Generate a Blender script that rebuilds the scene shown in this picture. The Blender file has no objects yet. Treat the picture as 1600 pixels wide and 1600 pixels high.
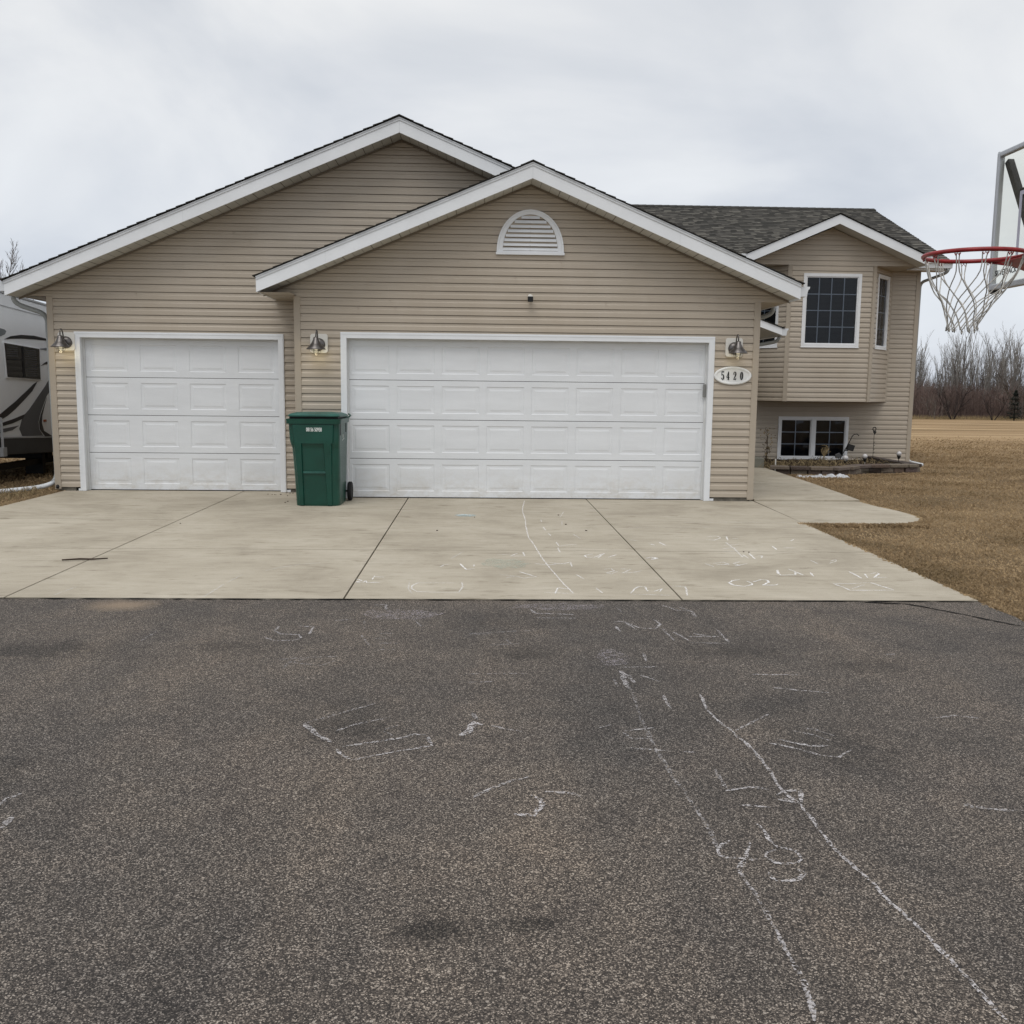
import bpy, bmesh, math, random
from mathutils import Vector, Matrix, noise
random.seed(7)
C = bpy.context.scene.collection
R_ = math.radians

# ------------------------------------------------------------------ materials
def new_mat(name):
    m = bpy.data.materials.new(name); m.use_nodes = True
    nt = m.node_tree; nt.nodes.clear()
    return m, nt
def N(nt, t, **kw):
    n = nt.nodes.new(t)
    for k, v in kw.items():
        if k in ('inputs',):
            for a, b in v.items(): n.inputs[a].default_value = b
        else: setattr(n, k, v)
    return n
def L(nt, a, b): nt.links.new(a, b)
def ramp(nt, stops, interp='LINEAR'):
    r = N(nt, 'ShaderNodeValToRGB'); e = r.color_ramp.elements; r.color_ramp.interpolation = interp
    while len(e) > 1: e.remove(e[-1])
    e[0].position = stops[0][0]; e[0].color = (*stops[0][1], 1)
    for p, c in stops[1:]:
        x = e.new(p); x.color = (*c, 1)
    return r
def g(v): return (v, v, v)
def noise_tex(nt, scale, detail=4, rough=.55, vec=None, dist=0):
    n = N(nt, 'ShaderNodeTexNoise'); n.inputs['Scale'].default_value = scale
    n.inputs['Detail'].default_value = detail; n.inputs['Roughness'].default_value = rough; n.inputs['Distortion'].default_value = dist
    if vec: L(nt, vec, n.inputs['Vector'])
    return n
def mixc(nt, a, b, fac, mode='MIX'):
    m = N(nt, 'ShaderNodeMix', data_type='RGBA', blend_type=mode)
    for sock, v in ((m.inputs[0], fac), (m.inputs[6], a), (m.inputs[7], b)):
        if isinstance(v, (int, float)): sock.default_value = v
        elif isinstance(v, tuple): sock.default_value = (*v, 1)
        else: L(nt, v, sock)
    return m.outputs[2]
def coords(nt, scale=(1, 1, 1), rot=(0, 0, 0)):
    t = N(nt, 'ShaderNodeTexCoord'); mp = N(nt, 'ShaderNodeMapping')
    mp.inputs['Scale'].default_value = scale; mp.inputs['Rotation'].default_value = rot
    L(nt, t.outputs['Object'], mp.inputs['Vector']); return mp.outputs[0]
def simple(name, col, rough=.5, spec=.5, metal=0, var=.08, vscale=3., bump=0, bscale=80., stretch=(1, 1, 1), coat=0):
    m, nt = new_mat(name)
    o = N(nt, 'ShaderNodeOutputMaterial'); p = N(nt, 'ShaderNodeBsdfPrincipled')
    v = coords(nt, stretch)
    n = noise_tex(nt, vscale, 5, .6, v)
    c2 = tuple(max(0, x * (1 - var * 2)) for x in col); c3 = tuple(min(1, x * (1 + var)) for x in col)
    r = ramp(nt, [(.3, c2), (.7, c3)]); L(nt, n.outputs[0], r.inputs[0]); L(nt, r.outputs[0], p.inputs['Base Color'])
    p.inputs['Roughness'].default_value = rough; p.inputs['Specular IOR Level'].default_value = spec; p.inputs['Metallic'].default_value = metal
    p.inputs['Coat Weight'].default_value = coat
    if bump:
        b = N(nt, 'ShaderNodeBump'); b.inputs['Strength'].default_value = bump; b.inputs['Distance'].default_value = .01
        n2 = noise_tex(nt, bscale, 3, .6, v); L(nt, n2.outputs[0], b.inputs['Height']); L(nt, b.outputs[0], p.inputs['Normal'])
    L(nt, p.outputs[0], o.inputs[0]); return m

M = {}
SID = (.452, .395, .322)
def siding_mat():
    m, nt = new_mat('vinyl_siding'); o = N(nt, 'ShaderNodeOutputMaterial'); p = N(nt, 'ShaderNodeBsdfPrincipled')
    v = coords(nt, (.5, .5, 1.5)); n = noise_tex(nt, 1.0, 3, .5, v)
    v2 = coords(nt, (.8, .8, .5)); n2 = noise_tex(nt, 1.2, 6, .65, v2)
    r = ramp(nt, [(.3, tuple(x * .97 for x in SID)), (.7, tuple(x * 1.03 for x in SID))]); L(nt, n.outputs[0], r.inputs[0])
    r2 = ramp(nt, [(.3, (.9, .88, .85)), (.65, (1, 1, 1))]); L(nt, n2.outputs[0], r2.inputs[0])
    L(nt, mixc(nt, r.outputs[0], r2.outputs[0], 1., 'MULTIPLY'), p.inputs['Base Color'])
    p.inputs['Roughness'].default_value = .42; p.inputs['Specular IOR Level'].default_value = .4
    b = N(nt, 'ShaderNodeBump'); b.inputs['Strength'].default_value = .18; b.inputs['Distance'].default_value = .02
    v3 = coords(nt, (1.2, 1.2, 3)); n3 = noise_tex(nt, 1.6, 2, .5, v3); L(nt, n3.outputs[0], b.inputs['Height'])
    b2 = N(nt, 'ShaderNodeBump'); b2.inputs['Strength'].default_value = .12; b2.inputs['Distance'].default_value = .003
    v4 = coords(nt, (14, 14, 160)); n4 = noise_tex(nt, 1., 3, .6, v4); L(nt, n4.outputs[0], b2.inputs['Height']); L(nt, b.outputs[0], b2.inputs['Normal'])
    L(nt, b2.outputs[0], p.inputs['Normal']); L(nt, p.outputs[0], o.inputs[0]); return m
M['siding'] = siding_mat()
M['post'] = simple('corner_trim_vinyl', (.40, .345, .275), .5, .4, var=.03, bump=.15, bscale=60)
M['white'] = simple('white_aluminium_trim', (.76, .78, .80), .4, .5, var=.03, vscale=2, bump=.1, bscale=12)
M['drip'] = simple('drip_edge_metal', (.62, .64, .66), .35, .5, var=.04)
M['soffit'] = simple('soffit_vinyl', (.55, .54, .50), .55, .3, var=.04)
M['soffit_gap'] = simple('soffit_groove', (.12, .11, .10), .9, .1)
M['door'] = simple('garage_door_enamel', (.74, .76, .78), .42, .45, var=.03, vscale=1.3, bump=.25, bscale=45, stretch=(1, 1, 5))
def soiled_door():
    nt = M['door'].node_tree; p = [n for n in nt.nodes if n.type == 'BSDF_PRINCIPLED'][0]; src = p.inputs['Base Color'].links[0].from_socket
    tc = N(nt, 'ShaderNodeTexCoord'); sx = N(nt, 'ShaderNodeSeparateXYZ'); L(nt, tc.outputs['Object'], sx.inputs[0]); mr = N(nt, 'ShaderNodeMapRange'); mr.inputs[1].default_value = .45; mr.inputs[2].default_value = .0; L(nt, sx.outputs[2], mr.inputs[0])
    n = noise_tex(nt, 5, 6, .75, coords(nt, (1, 1, 1.6))); r = ramp(nt, [(.42, g(0)), (.66, g(.62))]); L(nt, n.outputs[0], r.inputs[0])
    m_ = N(nt, 'ShaderNodeMath', operation='MULTIPLY'); L(nt, mr.outputs[0], m_.inputs[0]); L(nt, r.outputs[0], m_.inputs[1])
    n2 = noise_tex(nt, 1.1, 5, .7, coords(nt, (.8, .8, 2))); r2 = ramp(nt, [(.35, g(.97)), (.65, g(1))]); L(nt, n2.outputs[0], r2.inputs[0])
    L(nt, mixc(nt, mixc(nt, src, r2.outputs[0], 1., 'MULTIPLY'), (.50, .46, .39), m_.outputs[0]), p.inputs['Base Color'])
soiled_door()
M['jamb'] = simple('painted_jamb', (.68, .69, .69), .5, .4, var=.06, bump=.1)
M['black'] = simple('black_rubber', (.012, .012, .013), .6, .3)
M['gutter'] = simple('gutter_aluminium', (.60, .62, .64), .35, .5, var=.04)
M['downspout'] = simple('downspout_aluminium', (.33, .35, .35), .4, .5, var=.05)
M['window_frame'] = simple('white_window_vinyl', (.74, .75, .76), .4, .5, var=.03)
M['muntin'] = simple('window_grid', (.80, .82, .85), .5, .4, var=.02)
M['blind'] = simple('window_blind', (.085, .095, .12), .6, .3)
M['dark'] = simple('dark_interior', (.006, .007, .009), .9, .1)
M['lamp_metal'] = simple('brushed_bronze', (.13, .12, .115), .32, .5, metal=.75, var=.15, vscale=20)
M['lamp_block'] = simple('white_mount_block', (.70, .68, .63), .5, .4, var=.04)
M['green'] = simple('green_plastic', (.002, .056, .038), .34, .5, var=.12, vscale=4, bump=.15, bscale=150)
M['green_lid'] = simple('paler_green_plastic', (.022, .105, .085), .45, .5, var=.18, vscale=6, bump=.15, bscale=150)  # paler green than the body, used on lid and ledge
M['tyre'] = simple('tyre_rubber', (.010, .010, .011), .7, .3, bump=.3, bscale=60)
M['ink_white'] = simple('white_lettering', (.75, .78, .76), .6, .3)
M['ink_black'] = simple('black_lettering', (.015, .015, .016), .5, .4)
M['plaque'] = simple('white_plaque', (.78, .79, .78), .45, .5, var=.04, bump=.2, bscale=60)
M['red'] = simple('red_rim_steel', (.28, .012, .014), .38, .5, var=.15, vscale=20)
M['net'] = simple('net_cord', (.52, .50, .46), .9, .1, var=.25, vscale=40)
M['board_frame'] = simple('silver_board_frame', (.46, .48, .51), .35, .5, metal=.3, var=.05)
M['strut'] = simple('black_steel_tube', (.008, .008, .009), .5, .3, var=.1)
M['target_paint'] = simple('backboard_target_paint', (.42, .42, .50), .5, .3)
M['rv_body'] = simple('trailer_fibreglass', (.88, .90, .92), .3, .5, var=.03, vscale=1)
M['rv_gray'] = simple('trailer_grey_decal', (.10, .105, .115), .35, .5, var=.06)
M['rv_teal'] = simple('trailer_silver_decal', (.20, .22, .235), .35, .5)
M['rv_black'] = simple('trailer_black_decal', (.012, .012, .014), .35, .5)
M['rv_trim'] = simple('trailer_trim', (.45, .46, .47), .4, .5)
M['rv_skirt'] = simple('trailer_skirt', (.055, .058, .062), .45, .4, var=.08)
M['amber'] = simple('amber_lens', (.30, .07, .01), .3, .5)
M['found'] = simple('foundation_concrete', (.17, .155, .13), .9, .2, var=.25, vscale=9, bump=.6, bscale=50)
M['stoop'] = simple('stoop_concrete', (.21, .205, .17), .9, .2, var=.12, vscale=5, bump=.4, bscale=90)
M['block'] = None
M['snow'] = simple('old_snow', (.56, .57, .59), .6, .4, var=.1, bump=.8, bscale=30)
M['soil'] = simple('bed_soil', (.045, .032, .022), 1., .1, var=.4, vscale=14, bump=1., bscale=40)
M['deadstem'] = simple('dead_stems', (.30, .23, .13), .9, .1, var=.3, vscale=9)
M['darkstem'] = simple('dark_dead_stems', (.085, .062, .04), .9, .1, var=.3, vscale=9)
M['globe'] = simple('frosted_globe', (.55, .53, .52), .25, .5, var=.12, vscale=25)
M['iron'] = simple('wrought_iron', (.018, .017, .016), .6, .3)
M['twig'] = simple('bare_bark', (.135, .115, .102), .95, .1, var=.25, vscale=1.5)
M['twig_pale'] = simple('pale_bark', (.25, .235, .215), .95, .1, var=.25, vscale=1.5)
M['twig_dark'] = simple('dark_bark', (.045, .036, .034), .95, .1, var=.2, vscale=1.5)
M['brush'] = simple('brushwood_stems', (.155, .112, .098), .95, .1, var=.35, vscale=.12)
M['needle'] = simple('conifer_needles', (.012, .022, .016), .9, .2, var=.3, vscale=3)
M['pvc'] = simple('white_pvc', (.66, .68, .70), .4, .5, var=.12, vscale=14)
M['stick'] = simple('stick_bark', (.04, .026, .02), .9, .1)
M['warm_bulb'] = None

def emis(name, col, s):
    m, nt = new_mat(name); o = N(nt, 'ShaderNodeOutputMaterial'); e = N(nt, 'ShaderNodeEmission')
    n = noise_tex(nt, 30); r = ramp(nt, [(.2, tuple(c * .9 for c in col)), (.8, col)]); L(nt, n.outputs[0], r.inputs[0]); L(nt, r.outputs[0], e.inputs[0])
    e.inputs[1].default_value = s; L(nt, e.outputs[0], o.inputs[0]); return m
M['warm_bulb'] = emis('lit_bulb', (1., .88, .64), .55)

def glass(name, tint=(.8, .85, .9), fac_ior=1.5, base=.0, rough=.01, wave=.0):
    m, nt = new_mat(name); o = N(nt, 'ShaderNodeOutputMaterial')
    tr = N(nt, 'ShaderNodeBsdfTransparent'); tr.inputs[0].default_value = (*tint, 1)
    gl = N(nt, 'ShaderNodeBsdfGlossy'); gl.inputs['Roughness'].default_value = rough
    fr = N(nt, 'ShaderNodeFresnel'); fr.inputs[0].default_value = fac_ior
    ad = N(nt, 'ShaderNodeMath', operation='ADD'); ad.inputs[1].default_value = base; L(nt, fr.outputs[0], ad.inputs[0])
    mx = N(nt, 'ShaderNodeMixShader'); L(nt, ad.outputs[0], mx.inputs[0]); L(nt, tr.outputs[0], mx.inputs[1]); L(nt, gl.outputs[0], mx.inputs[2])
    if wave:
        b = N(nt, 'ShaderNodeBump'); b.inputs['Strength'].default_value = wave; b.inputs['Distance'].default_value = .02
        v = coords(nt, (1, 1, 1)); n = noise_tex(nt, 3.5, 2, .5, v); L(nt, n.outputs[0], b.inputs['Height'])
        L(nt, b.outputs[0], gl.inputs['Normal'])
    L(nt, mx.outputs[0], o.inputs[0]); return m
M['glass'] = glass('window_glass', (.55, .6, .66), 1.5, .0, .01, .35)
def clear(name, tint, fac):
    m, nt = new_mat(name); o = N(nt, 'ShaderNodeOutputMaterial'); tr = N(nt, 'ShaderNodeBsdfTransparent'); gl = N(nt, 'ShaderNodeBsdfGlossy'); gl.inputs['Roughness'].default_value = .06
    df = N(nt, 'ShaderNodeBsdfDiffuse'); df.inputs[0].default_value = (.75, .75, .68, 1)
    n = noise_tex(nt, 6, 5, .6, coords(nt)); r = ramp(nt, [(.3, tuple(t * .985 for t in tint)), (.7, tint)]); L(nt, n.outputs[0], r.inputs[0]); L(nt, r.outputs[0], tr.inputs[0])
    m1 = N(nt, 'ShaderNodeMixShader'); m1.inputs[0].default_value = fac; L(nt, tr.outputs[0], m1.inputs[1]); L(nt, df.outputs[0], m1.inputs[2])
    mx = N(nt, 'ShaderNodeMixShader'); mx.inputs[0].default_value = .04; L(nt, m1.outputs[0], mx.inputs[1]); L(nt, gl.outputs[0], mx.inputs[2]); L(nt, mx.outputs[0], o.inputs[0]); return m
M['acrylic'] = clear('backboard_acrylic', (.985, .985, .95), .018)
M['jar'] = clear('lamp_glass', (.96, .96, .93), .05)

def block_mat():
    m, nt = new_mat('retaining_block'); o = N(nt, 'ShaderNodeOutputMaterial'); p = N(nt, 'ShaderNodeBsdfPrincipled')
    v = coords(nt); n = noise_tex(nt, 2.2, 2, .5, v); n2 = noise_tex(nt, 40, 5, .7, v)
    at = N(nt, 'ShaderNodeAttribute'); at.attribute_name = 'tab'; r = ramp(nt, [(0, (.075, .055, .045)), (.35, (.15, .105, .08)), (.65, (.21, .175, .13)), (1, (.12, .085, .078))]); L(nt, at.outputs['Fac'], r.inputs[0])
    r2 = ramp(nt, [(.3, g(.6)), (.7, g(1.1))]); L(nt, n2.outputs[0], r2.inputs[0])
    L(nt, mixc(nt, r.outputs[0], r2.outputs[0], 1., 'MULTIPLY'), p.inputs['Base Color']); p.inputs['Roughness'].default_value = .95
    b = N(nt, 'ShaderNodeBump'); b.inputs['Strength'].default_value = 1.; b.inputs['Distance'].default_value = .02; L(nt, n2.outputs[0], b.inputs['Height']); L(nt, b.outputs[0], p.inputs['Normal'])
    L(nt, p.outputs[0], o.inputs[0]); return m
M['block'] = block_mat()

STAINS = [(1.66, -10.64, .22, .15, .38), (1.93, -10.62, .14, .07, .5), (1.15, -8.95, .42, .42, .66), (2.05, -7.75, .30, .3, .6), (-.75, -7.7, .75, .35, .58), (3.3, -7.7, .6, .3, .66), (4.0, -7.95, .5, .3, .7), (.3, -7.6, .4, .3, .68), (3.3, -9.2, .5, .6, .75), (-1.2, -9.1, .3, .25, .7)]
def asphalt_mat():
    m, nt = new_mat('asphalt'); o = N(nt, 'ShaderNodeOutputMaterial'); p = N(nt, 'ShaderNodeBsdfPrincipled')
    v = coords(nt)
    # aggregate
    vo = N(nt, 'ShaderNodeTexVoronoi'); vo.inputs['Scale'].default_value = 250; L(nt, v, vo.inputs['Vector'])
    sep = N(nt, 'ShaderNodeSeparateColor'); L(nt, vo.outputs['Color'], sep.inputs[0])
    stone = ramp(nt, [(0., (.027, .0235, .0205)), (.42, (.056, .048, .042)), (.66, (.112, .097, .083)), (.86, (.222, .195, .166)), (1., (.44, .395, .34))]); L(nt, sep.outputs[0], stone.inputs[0])
    vo2 = N(nt, 'ShaderNodeTexVoronoi'); vo2.inputs['Scale'].default_value = 70; L(nt, v, vo2.inputs['Vector'])
    sep2 = N(nt, 'ShaderNodeSeparateColor'); L(nt, vo2.outputs['Color'], sep2.inputs[0])
    mk = N(nt, 'ShaderNodeMath', operation='GREATER_THAN'); mk.inputs[1].default_value = .955; L(nt, sep2.outputs[1], mk.inputs[0])
    dm = N(nt, 'ShaderNodeMath', operation='LESS_THAN'); dm.inputs[1].default_value = .33; L(nt, vo2.outputs['Distance'], dm.inputs[0])
    mm = N(nt, 'ShaderNodeMath', operation='MULTIPLY'); L(nt, mk.outputs[0], mm.inputs[0]); L(nt, dm.outputs[0], mm.inputs[1])
    c = mixc(nt, stone.outputs[0], (.36, .33, .29), mm.outputs[0])
    edge = ramp(nt, [(.0, g(1.)), (.5, g(1.)), (.8, g(.45))]); L(nt, vo.outputs['Distance'], edge.inputs[0])
    c = mixc(nt, c, edge.outputs[0], .8, 'MULTIPLY')
    # large stains and wear
    nb = noise_tex(nt, .42, 6, .62, v, .6); rb = ramp(nt, [(.30, (.60, .60, .61)), (.44, (.92, .90, .89)), (.56, (1.10, 1.06, 1.02)), (.72, (1.28, 1.21, 1.13))]); L(nt, nb.outputs[0], rb.inputs[0])
    c = mixc(nt, c, rb.outputs[0], 1., 'MULTIPLY')
    nc = noise_tex(nt, 2.6, 5, .7, v, .3); rc = ramp(nt, [(.3, (.72, .72, .74)), (.5, (1, 1, 1)), (.72, (1.20, 1.16, 1.12))]); L(nt, nc.outputs[0], rc.inputs[0])
    c = mixc(nt, c, rc.outputs[0], .8, 'MULTIPLY')
    # traffic streaks along y and faint colour
    v2 = coords(nt, (1.1, .12, 1)); nd = noise_tex(nt, 1.2, 4, .6, v2); rd = ramp(nt, [(.35, (.84, .85, .88)), (.65, (1.14, 1.10, 1.07))]); L(nt, nd.outputs[0], rd.inputs[0])
    c = mixc(nt, c, rd.outputs[0], .8, 'MULTIPLY')
    # dark wet/oil spots
    ne = noise_tex(nt, .85, 3, .5, coords(nt, (1, 1.4, 1), (0, 0, .4))); re = ramp(nt, [(.66, g(1)), (.74, g(.62))]); L(nt, ne.outputs[0], re.inputs[0])
    c = mixc(nt, c, re.outputs[0], 1., 'MULTIPLY')
    # old oil and sealant stains, each at its own place
    tq = N(nt, 'ShaderNodeTexCoord'); nzs = noise_tex(nt, 5.5, 6, .78, v)
    for sx_, sy_, rx_, ry_, dk in STAINS:
        mp = N(nt, 'ShaderNodeMapping'); mp.inputs['Location'].default_value = (-sx_ / rx_, -sy_ / ry_, 0); mp.inputs['Scale'].default_value = (1 / rx_, 1 / ry_, 0); L(nt, tq.outputs['Object'], mp.inputs['Vector'])
        ln = N(nt, 'ShaderNodeVectorMath', operation='LENGTH'); L(nt, mp.outputs[0], ln.inputs[0])
        ma = N(nt, 'ShaderNodeMath', operation='MULTIPLY_ADD'); ma.inputs[1].default_value = .5; L(nt, ln.outputs['Value'], ma.inputs[0]); L(nt, nzs.outputs[0], ma.inputs[2])
        rr_ = ramp(nt, [(.64, g(dk)), (.74, g((dk + 1.1) / 2)), (.92, g(1))]); L(nt, ma.outputs[0], rr_.inputs[0]); c = mixc(nt, c, rr_.outputs[0], 1., 'MULTIPLY')
    # sandy washed patch at the concrete edge
    tc = N(nt, 'ShaderNodeTexCoord')
    mp = N(nt, 'ShaderNodeMapping'); mp.vector_type = 'POINT'; mp.inputs['Location'].default_value = (.70 / .30, 6.52 / .22, 0); mp.inputs['Scale'].default_value = (1 / .30, 1 / .22, 0)
    L(nt, tc.outputs['Object'], mp.inputs['Vector'])
    ln = N(nt, 'ShaderNodeVectorMath', operation='LENGTH'); L(nt, mp.outputs[0], ln.inputs[0])
    nz = noise_tex(nt, 5, 6, .75, v); ad = N(nt, 'ShaderNodeMath', operation='ADD'); L(nt, ln.outputs['Value'], ad.inputs[0]); L(nt, nz.outputs[0], ad.inputs[1])
    rs = ramp(nt, [(.0, g(.8)), (.45, g(.7)), (.72, g(.25)), (.88, g(0))]);
    hl = N(nt, 'ShaderNodeMath', operation='MULTIPLY'); hl.inputs[1].default_value = .60; L(nt, ad.outputs[0], hl.inputs[0]); L(nt, hl.outputs[0], rs.inputs[0])
    c = mixc(nt, c, (.30, .225, .155), rs.outputs[0])
    L(nt, c, p.inputs['Base Color']); p.inputs['Roughness'].default_value = .8; p.inputs['Specular IOR Level'].default_value = .35
    b = N(nt, 'ShaderNodeBump'); b.inputs['Strength'].default_value = .8; b.inputs['Distance'].default_value = .004
    iv = N(nt, 'ShaderNodeMath', operation='SUBTRACT'); iv.inputs[0].default_value = 1; L(nt, vo.outputs['Distance'], iv.inputs[1]); L(nt, iv.outputs[0], b.inputs['Height'])
    L(nt, b.outputs[0], p.inputs['Normal']); L(nt, p.outputs[0], o.inputs[0]); return m
M['asphalt'] = asphalt_mat()

def concrete_mat():
    m, nt = new_mat('broom_finished_concrete'); o = N(nt, 'ShaderNodeOutputMaterial'); p = N(nt, 'ShaderNodeBsdfPrincipled')
    v = coords(nt); n = noise_tex(nt, .9, 7, .65, v, .4)
    r = ramp(nt, [(.28, (.31, .272, .212)), (.5, (.415, .37, .295)), (.72, (.49, .445, .365))]); L(nt, n.outputs[0], r.inputs[0])
    vs = coords(nt, (.9, 5.5, 1)); n2 = noise_tex(nt, 2.0, 6, .72, vs, .5); r2 = ramp(nt, [(.30, (.52, .50, .47)), (.40, (.93, .92, .90)), (.7, (1.09, 1.09, 1.08))]); L(nt, n2.outputs[0], r2.inputs[0])
    c = mixc(nt, r.outputs[0], r2.outputs[0], .85, 'MULTIPLY')
    n3 = noise_tex(nt, 2.3, 4, .6, coords(nt, (1, 2.6, 1), (0, 0, .2))); r3 = ramp(nt, [(.60, g(1)), (.70, (.62, .60, .56))]); L(nt, n3.outputs[0], r3.inputs[0])
    c = mixc(nt, c, r3.outputs[0], .8, 'MULTIPLY')
    n7 = noise_tex(nt, 5.5, 5, .7, coords(nt, (1, 4.5, 1), (0, 0, -.06))); r7 = ramp(nt, [(.60, g(1)), (.68, (.60, .58, .55))]); L(nt, n7.outputs[0], r7.inputs[0]); c = mixc(nt, c, r7.outputs[0], .8, 'MULTIPLY')
    n4 = noise_tex(nt, 170, 3, .7, v); r4 = ramp(nt, [(.3, g(.76)), (.7, g(1.2))]); L(nt, n4.outputs[0], r4.inputs[0])
    c = mixc(nt, c, r4.outputs[0], .8, 'MULTIPLY')
    # pits
    vo = N(nt, 'ShaderNodeTexVoronoi'); vo.inputs['Scale'].default_value = 7; L(nt, coords(nt, (1, 2, 1)), vo.inputs['Vector']); rv = ramp(nt, [(.035, g(.55)), (.06, g(1))]); L(nt, vo.outputs['Distance'], rv.inputs[0])
    c = mixc(nt, c, rv.outputs[0], .55, 'MULTIPLY')
    L(nt, c, p.inputs['Base Color']); p.inputs['Roughness'].default_value = .85; p.inputs['Specular IOR Level'].default_value = .3
    b = N(nt, 'ShaderNodeBump'); b.inputs['Strength'].default_value = .4; b.inputs['Distance'].default_value = .004
    n5 = noise_tex(nt, 30, 4, .7, coords(nt, (1, 8, 1))); L(nt, n5.outputs[0], b.inputs['Height']); L(nt, b.outputs[0], p.inputs['Normal'])
    L(nt, p.outputs[0], o.inputs[0]); return m
M['concrete'] = concrete_mat()

def chalk_mat(name, st, col=(.60, .57, .57), fine=False):
    m, nt = new_mat(name); o = N(nt, 'ShaderNodeOutputMaterial'); p = N(nt, 'ShaderNodeBsdfPrincipled')
    p.inputs['Base Color'].default_value = (*col, 1); p.inputs['Roughness'].default_value = 1
    v = coords(nt)
    vo = N(nt, 'ShaderNodeTexVoronoi'); vo.inputs['Scale'].default_value = 150 if not fine else 260; L(nt, v, vo.inputs['Vector'])
    sep = N(nt, 'ShaderNodeSeparateColor'); L(nt, vo.outputs['Color'], sep.inputs[0])
    n = noise_tex(nt, 14, 3, .6, v)
    ad = N(nt, 'ShaderNodeMath', operation='ADD'); L(nt, sep.outputs[0], ad.inputs[0]); L(nt, n.outputs[0], ad.inputs[1])
    r = ramp(nt, [(0, g(0)), (1, g(1))]); 
    mr = N(nt, 'ShaderNodeMapRange'); mr.inputs[1].default_value = (1.16 - st * .45 if not fine else 1.0 - st * .45); mr.inputs[2].default_value = (1.55 - st * .3 if not fine else 1.35 - st * .4); mr.inputs[4].default_value = (.38 + st * .42 if not fine else .35 + st * .55); L(nt, ad.outputs[0], mr.inputs[0])
    tr = N(nt, 'ShaderNodeBsdfTransparent'); mx = N(nt, 'ShaderNodeMixShader'); L(nt, mr.outputs[0], mx.inputs[0]); L(nt, tr.outputs[0], mx.inputs[1]); L(nt, p.outputs[0], mx.inputs[2])
    L(nt, mx.outputs[0], o.inputs[0]); return m
for k in range(2, 11): M['chalk%d' % k] = chalk_mat('chalk_dust_%d' % k, k / 10); M['chalkc%d' % k] = chalk_mat('chalk_on_concrete_%d' % k, k / 10, (.92, .90, .88), True)
M['chalk_blue'] = chalk_mat('blue_chalk_dust', .75, (.42, .62, .68))

def ground_mat():
    m, nt = new_mat('dry_winter_lawn'); o = N(nt, 'ShaderNodeOutputMaterial'); p = N(nt, 'ShaderNodeBsdfPrincipled')
    v = coords(nt); n = noise_tex(nt, .35, 6, .62, v, .4)
    near = ramp(nt, [(.3, (.10, .072, .042)), (.5, (.185, .132, .076)), (.7, (.29, .21, .12))]); L(nt, n.outputs[0], near.inputs[0])
    vf = coords(nt, (.045, .30, 1), (0, 0, .05)); nf = noise_tex(nt, 1.0, 6, .6, vf)
    far = ramp(nt, [(.34, (.165, .112, .058)), (.45, (.285, .195, .106)), (.54, (.345, .238, .132)), (.66, (.45, .32, .185))]); L(nt, nf.outputs[0], far.inputs[0])
    sx = N(nt, 'ShaderNodeSeparateXYZ'); tc = N(nt, 'ShaderNodeTexCoord'); L(nt, tc.outputs['Object'], sx.inputs[0])
    mr = N(nt, 'ShaderNodeMapRange'); mr.inputs[1].default_value = -3; mr.inputs[2].default_value = 26; L(nt, sx.outputs[1], mr.inputs[0])
    c = mixc(nt, near.outputs[0], far.outputs[0], mr.outputs[0])
    n2 = noise_tex(nt, 22, 6, .75, v); r2 = ramp(nt, [(.3, g(.5)), (.7, g(1.35))]); L(nt, n2.outputs[0], r2.inputs[0])
    c = mixc(nt, c, r2.outputs[0], .7, 'MULTIPLY')
    # bare wood floor beyond the field
    mr2 = N(nt, 'ShaderNodeMapRange'); mr2.inputs[1].default_value = 88; mr2.inputs[2].default_value = 93; L(nt, sx.outputs[1], mr2.inputs[0])
    c = mixc(nt, c, (.085, .062, .048), mr2.outputs[0])
    L(nt, c, p.inputs['Base Color']); p.inputs['Roughness'].default_value = 1; p.inputs['Specular IOR Level'].default_value = .1
    b = N(nt, 'ShaderNodeBump'); b.inputs['Strength'].default_value = .9; b.inputs['Distance'].default_value = .03; L(nt, n2.outputs[0], b.inputs['Height']); L(nt, b.outputs[0], p.inputs['Normal'])
    L(nt, p.outputs[0], o.inputs[0]); return m
M['ground'] = ground_mat()
def grass_mat():
    m, nt = new_mat('dry_grass_blades'); o = N(nt, 'ShaderNodeOutputMaterial'); p = N(nt, 'ShaderNodeBsdfPrincipled')
    v = coords(nt); n = noise_tex(nt, .8, 4, .6, v); 
    r = ramp(nt, [(.30, (.185, .135, .072)), (.42, (.30, .215, .122)), (.55, (.38, .275, .16)), (.7, (.48, .36, .22))]); L(nt, n.outputs[0], r.inputs[0])
    n2 = noise_tex(nt, 60, 2, .5, v); r2 = ramp(nt, [(.3, g(.55)), (.7, g(1.4))]); L(nt, n2.outputs[0], r2.inputs[0])
    L(nt, mixc(nt, r.outputs[0], r2.outputs[0], 1., 'MULTIPLY'), p.inputs['Base Color']); p.inputs['Roughness'].default_value = .9; p.inputs['Specular IOR Level'].default_value = .15
    L(nt, p.outputs[0], o.inputs[0]); return m
M['grass'] = grass_mat()
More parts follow.
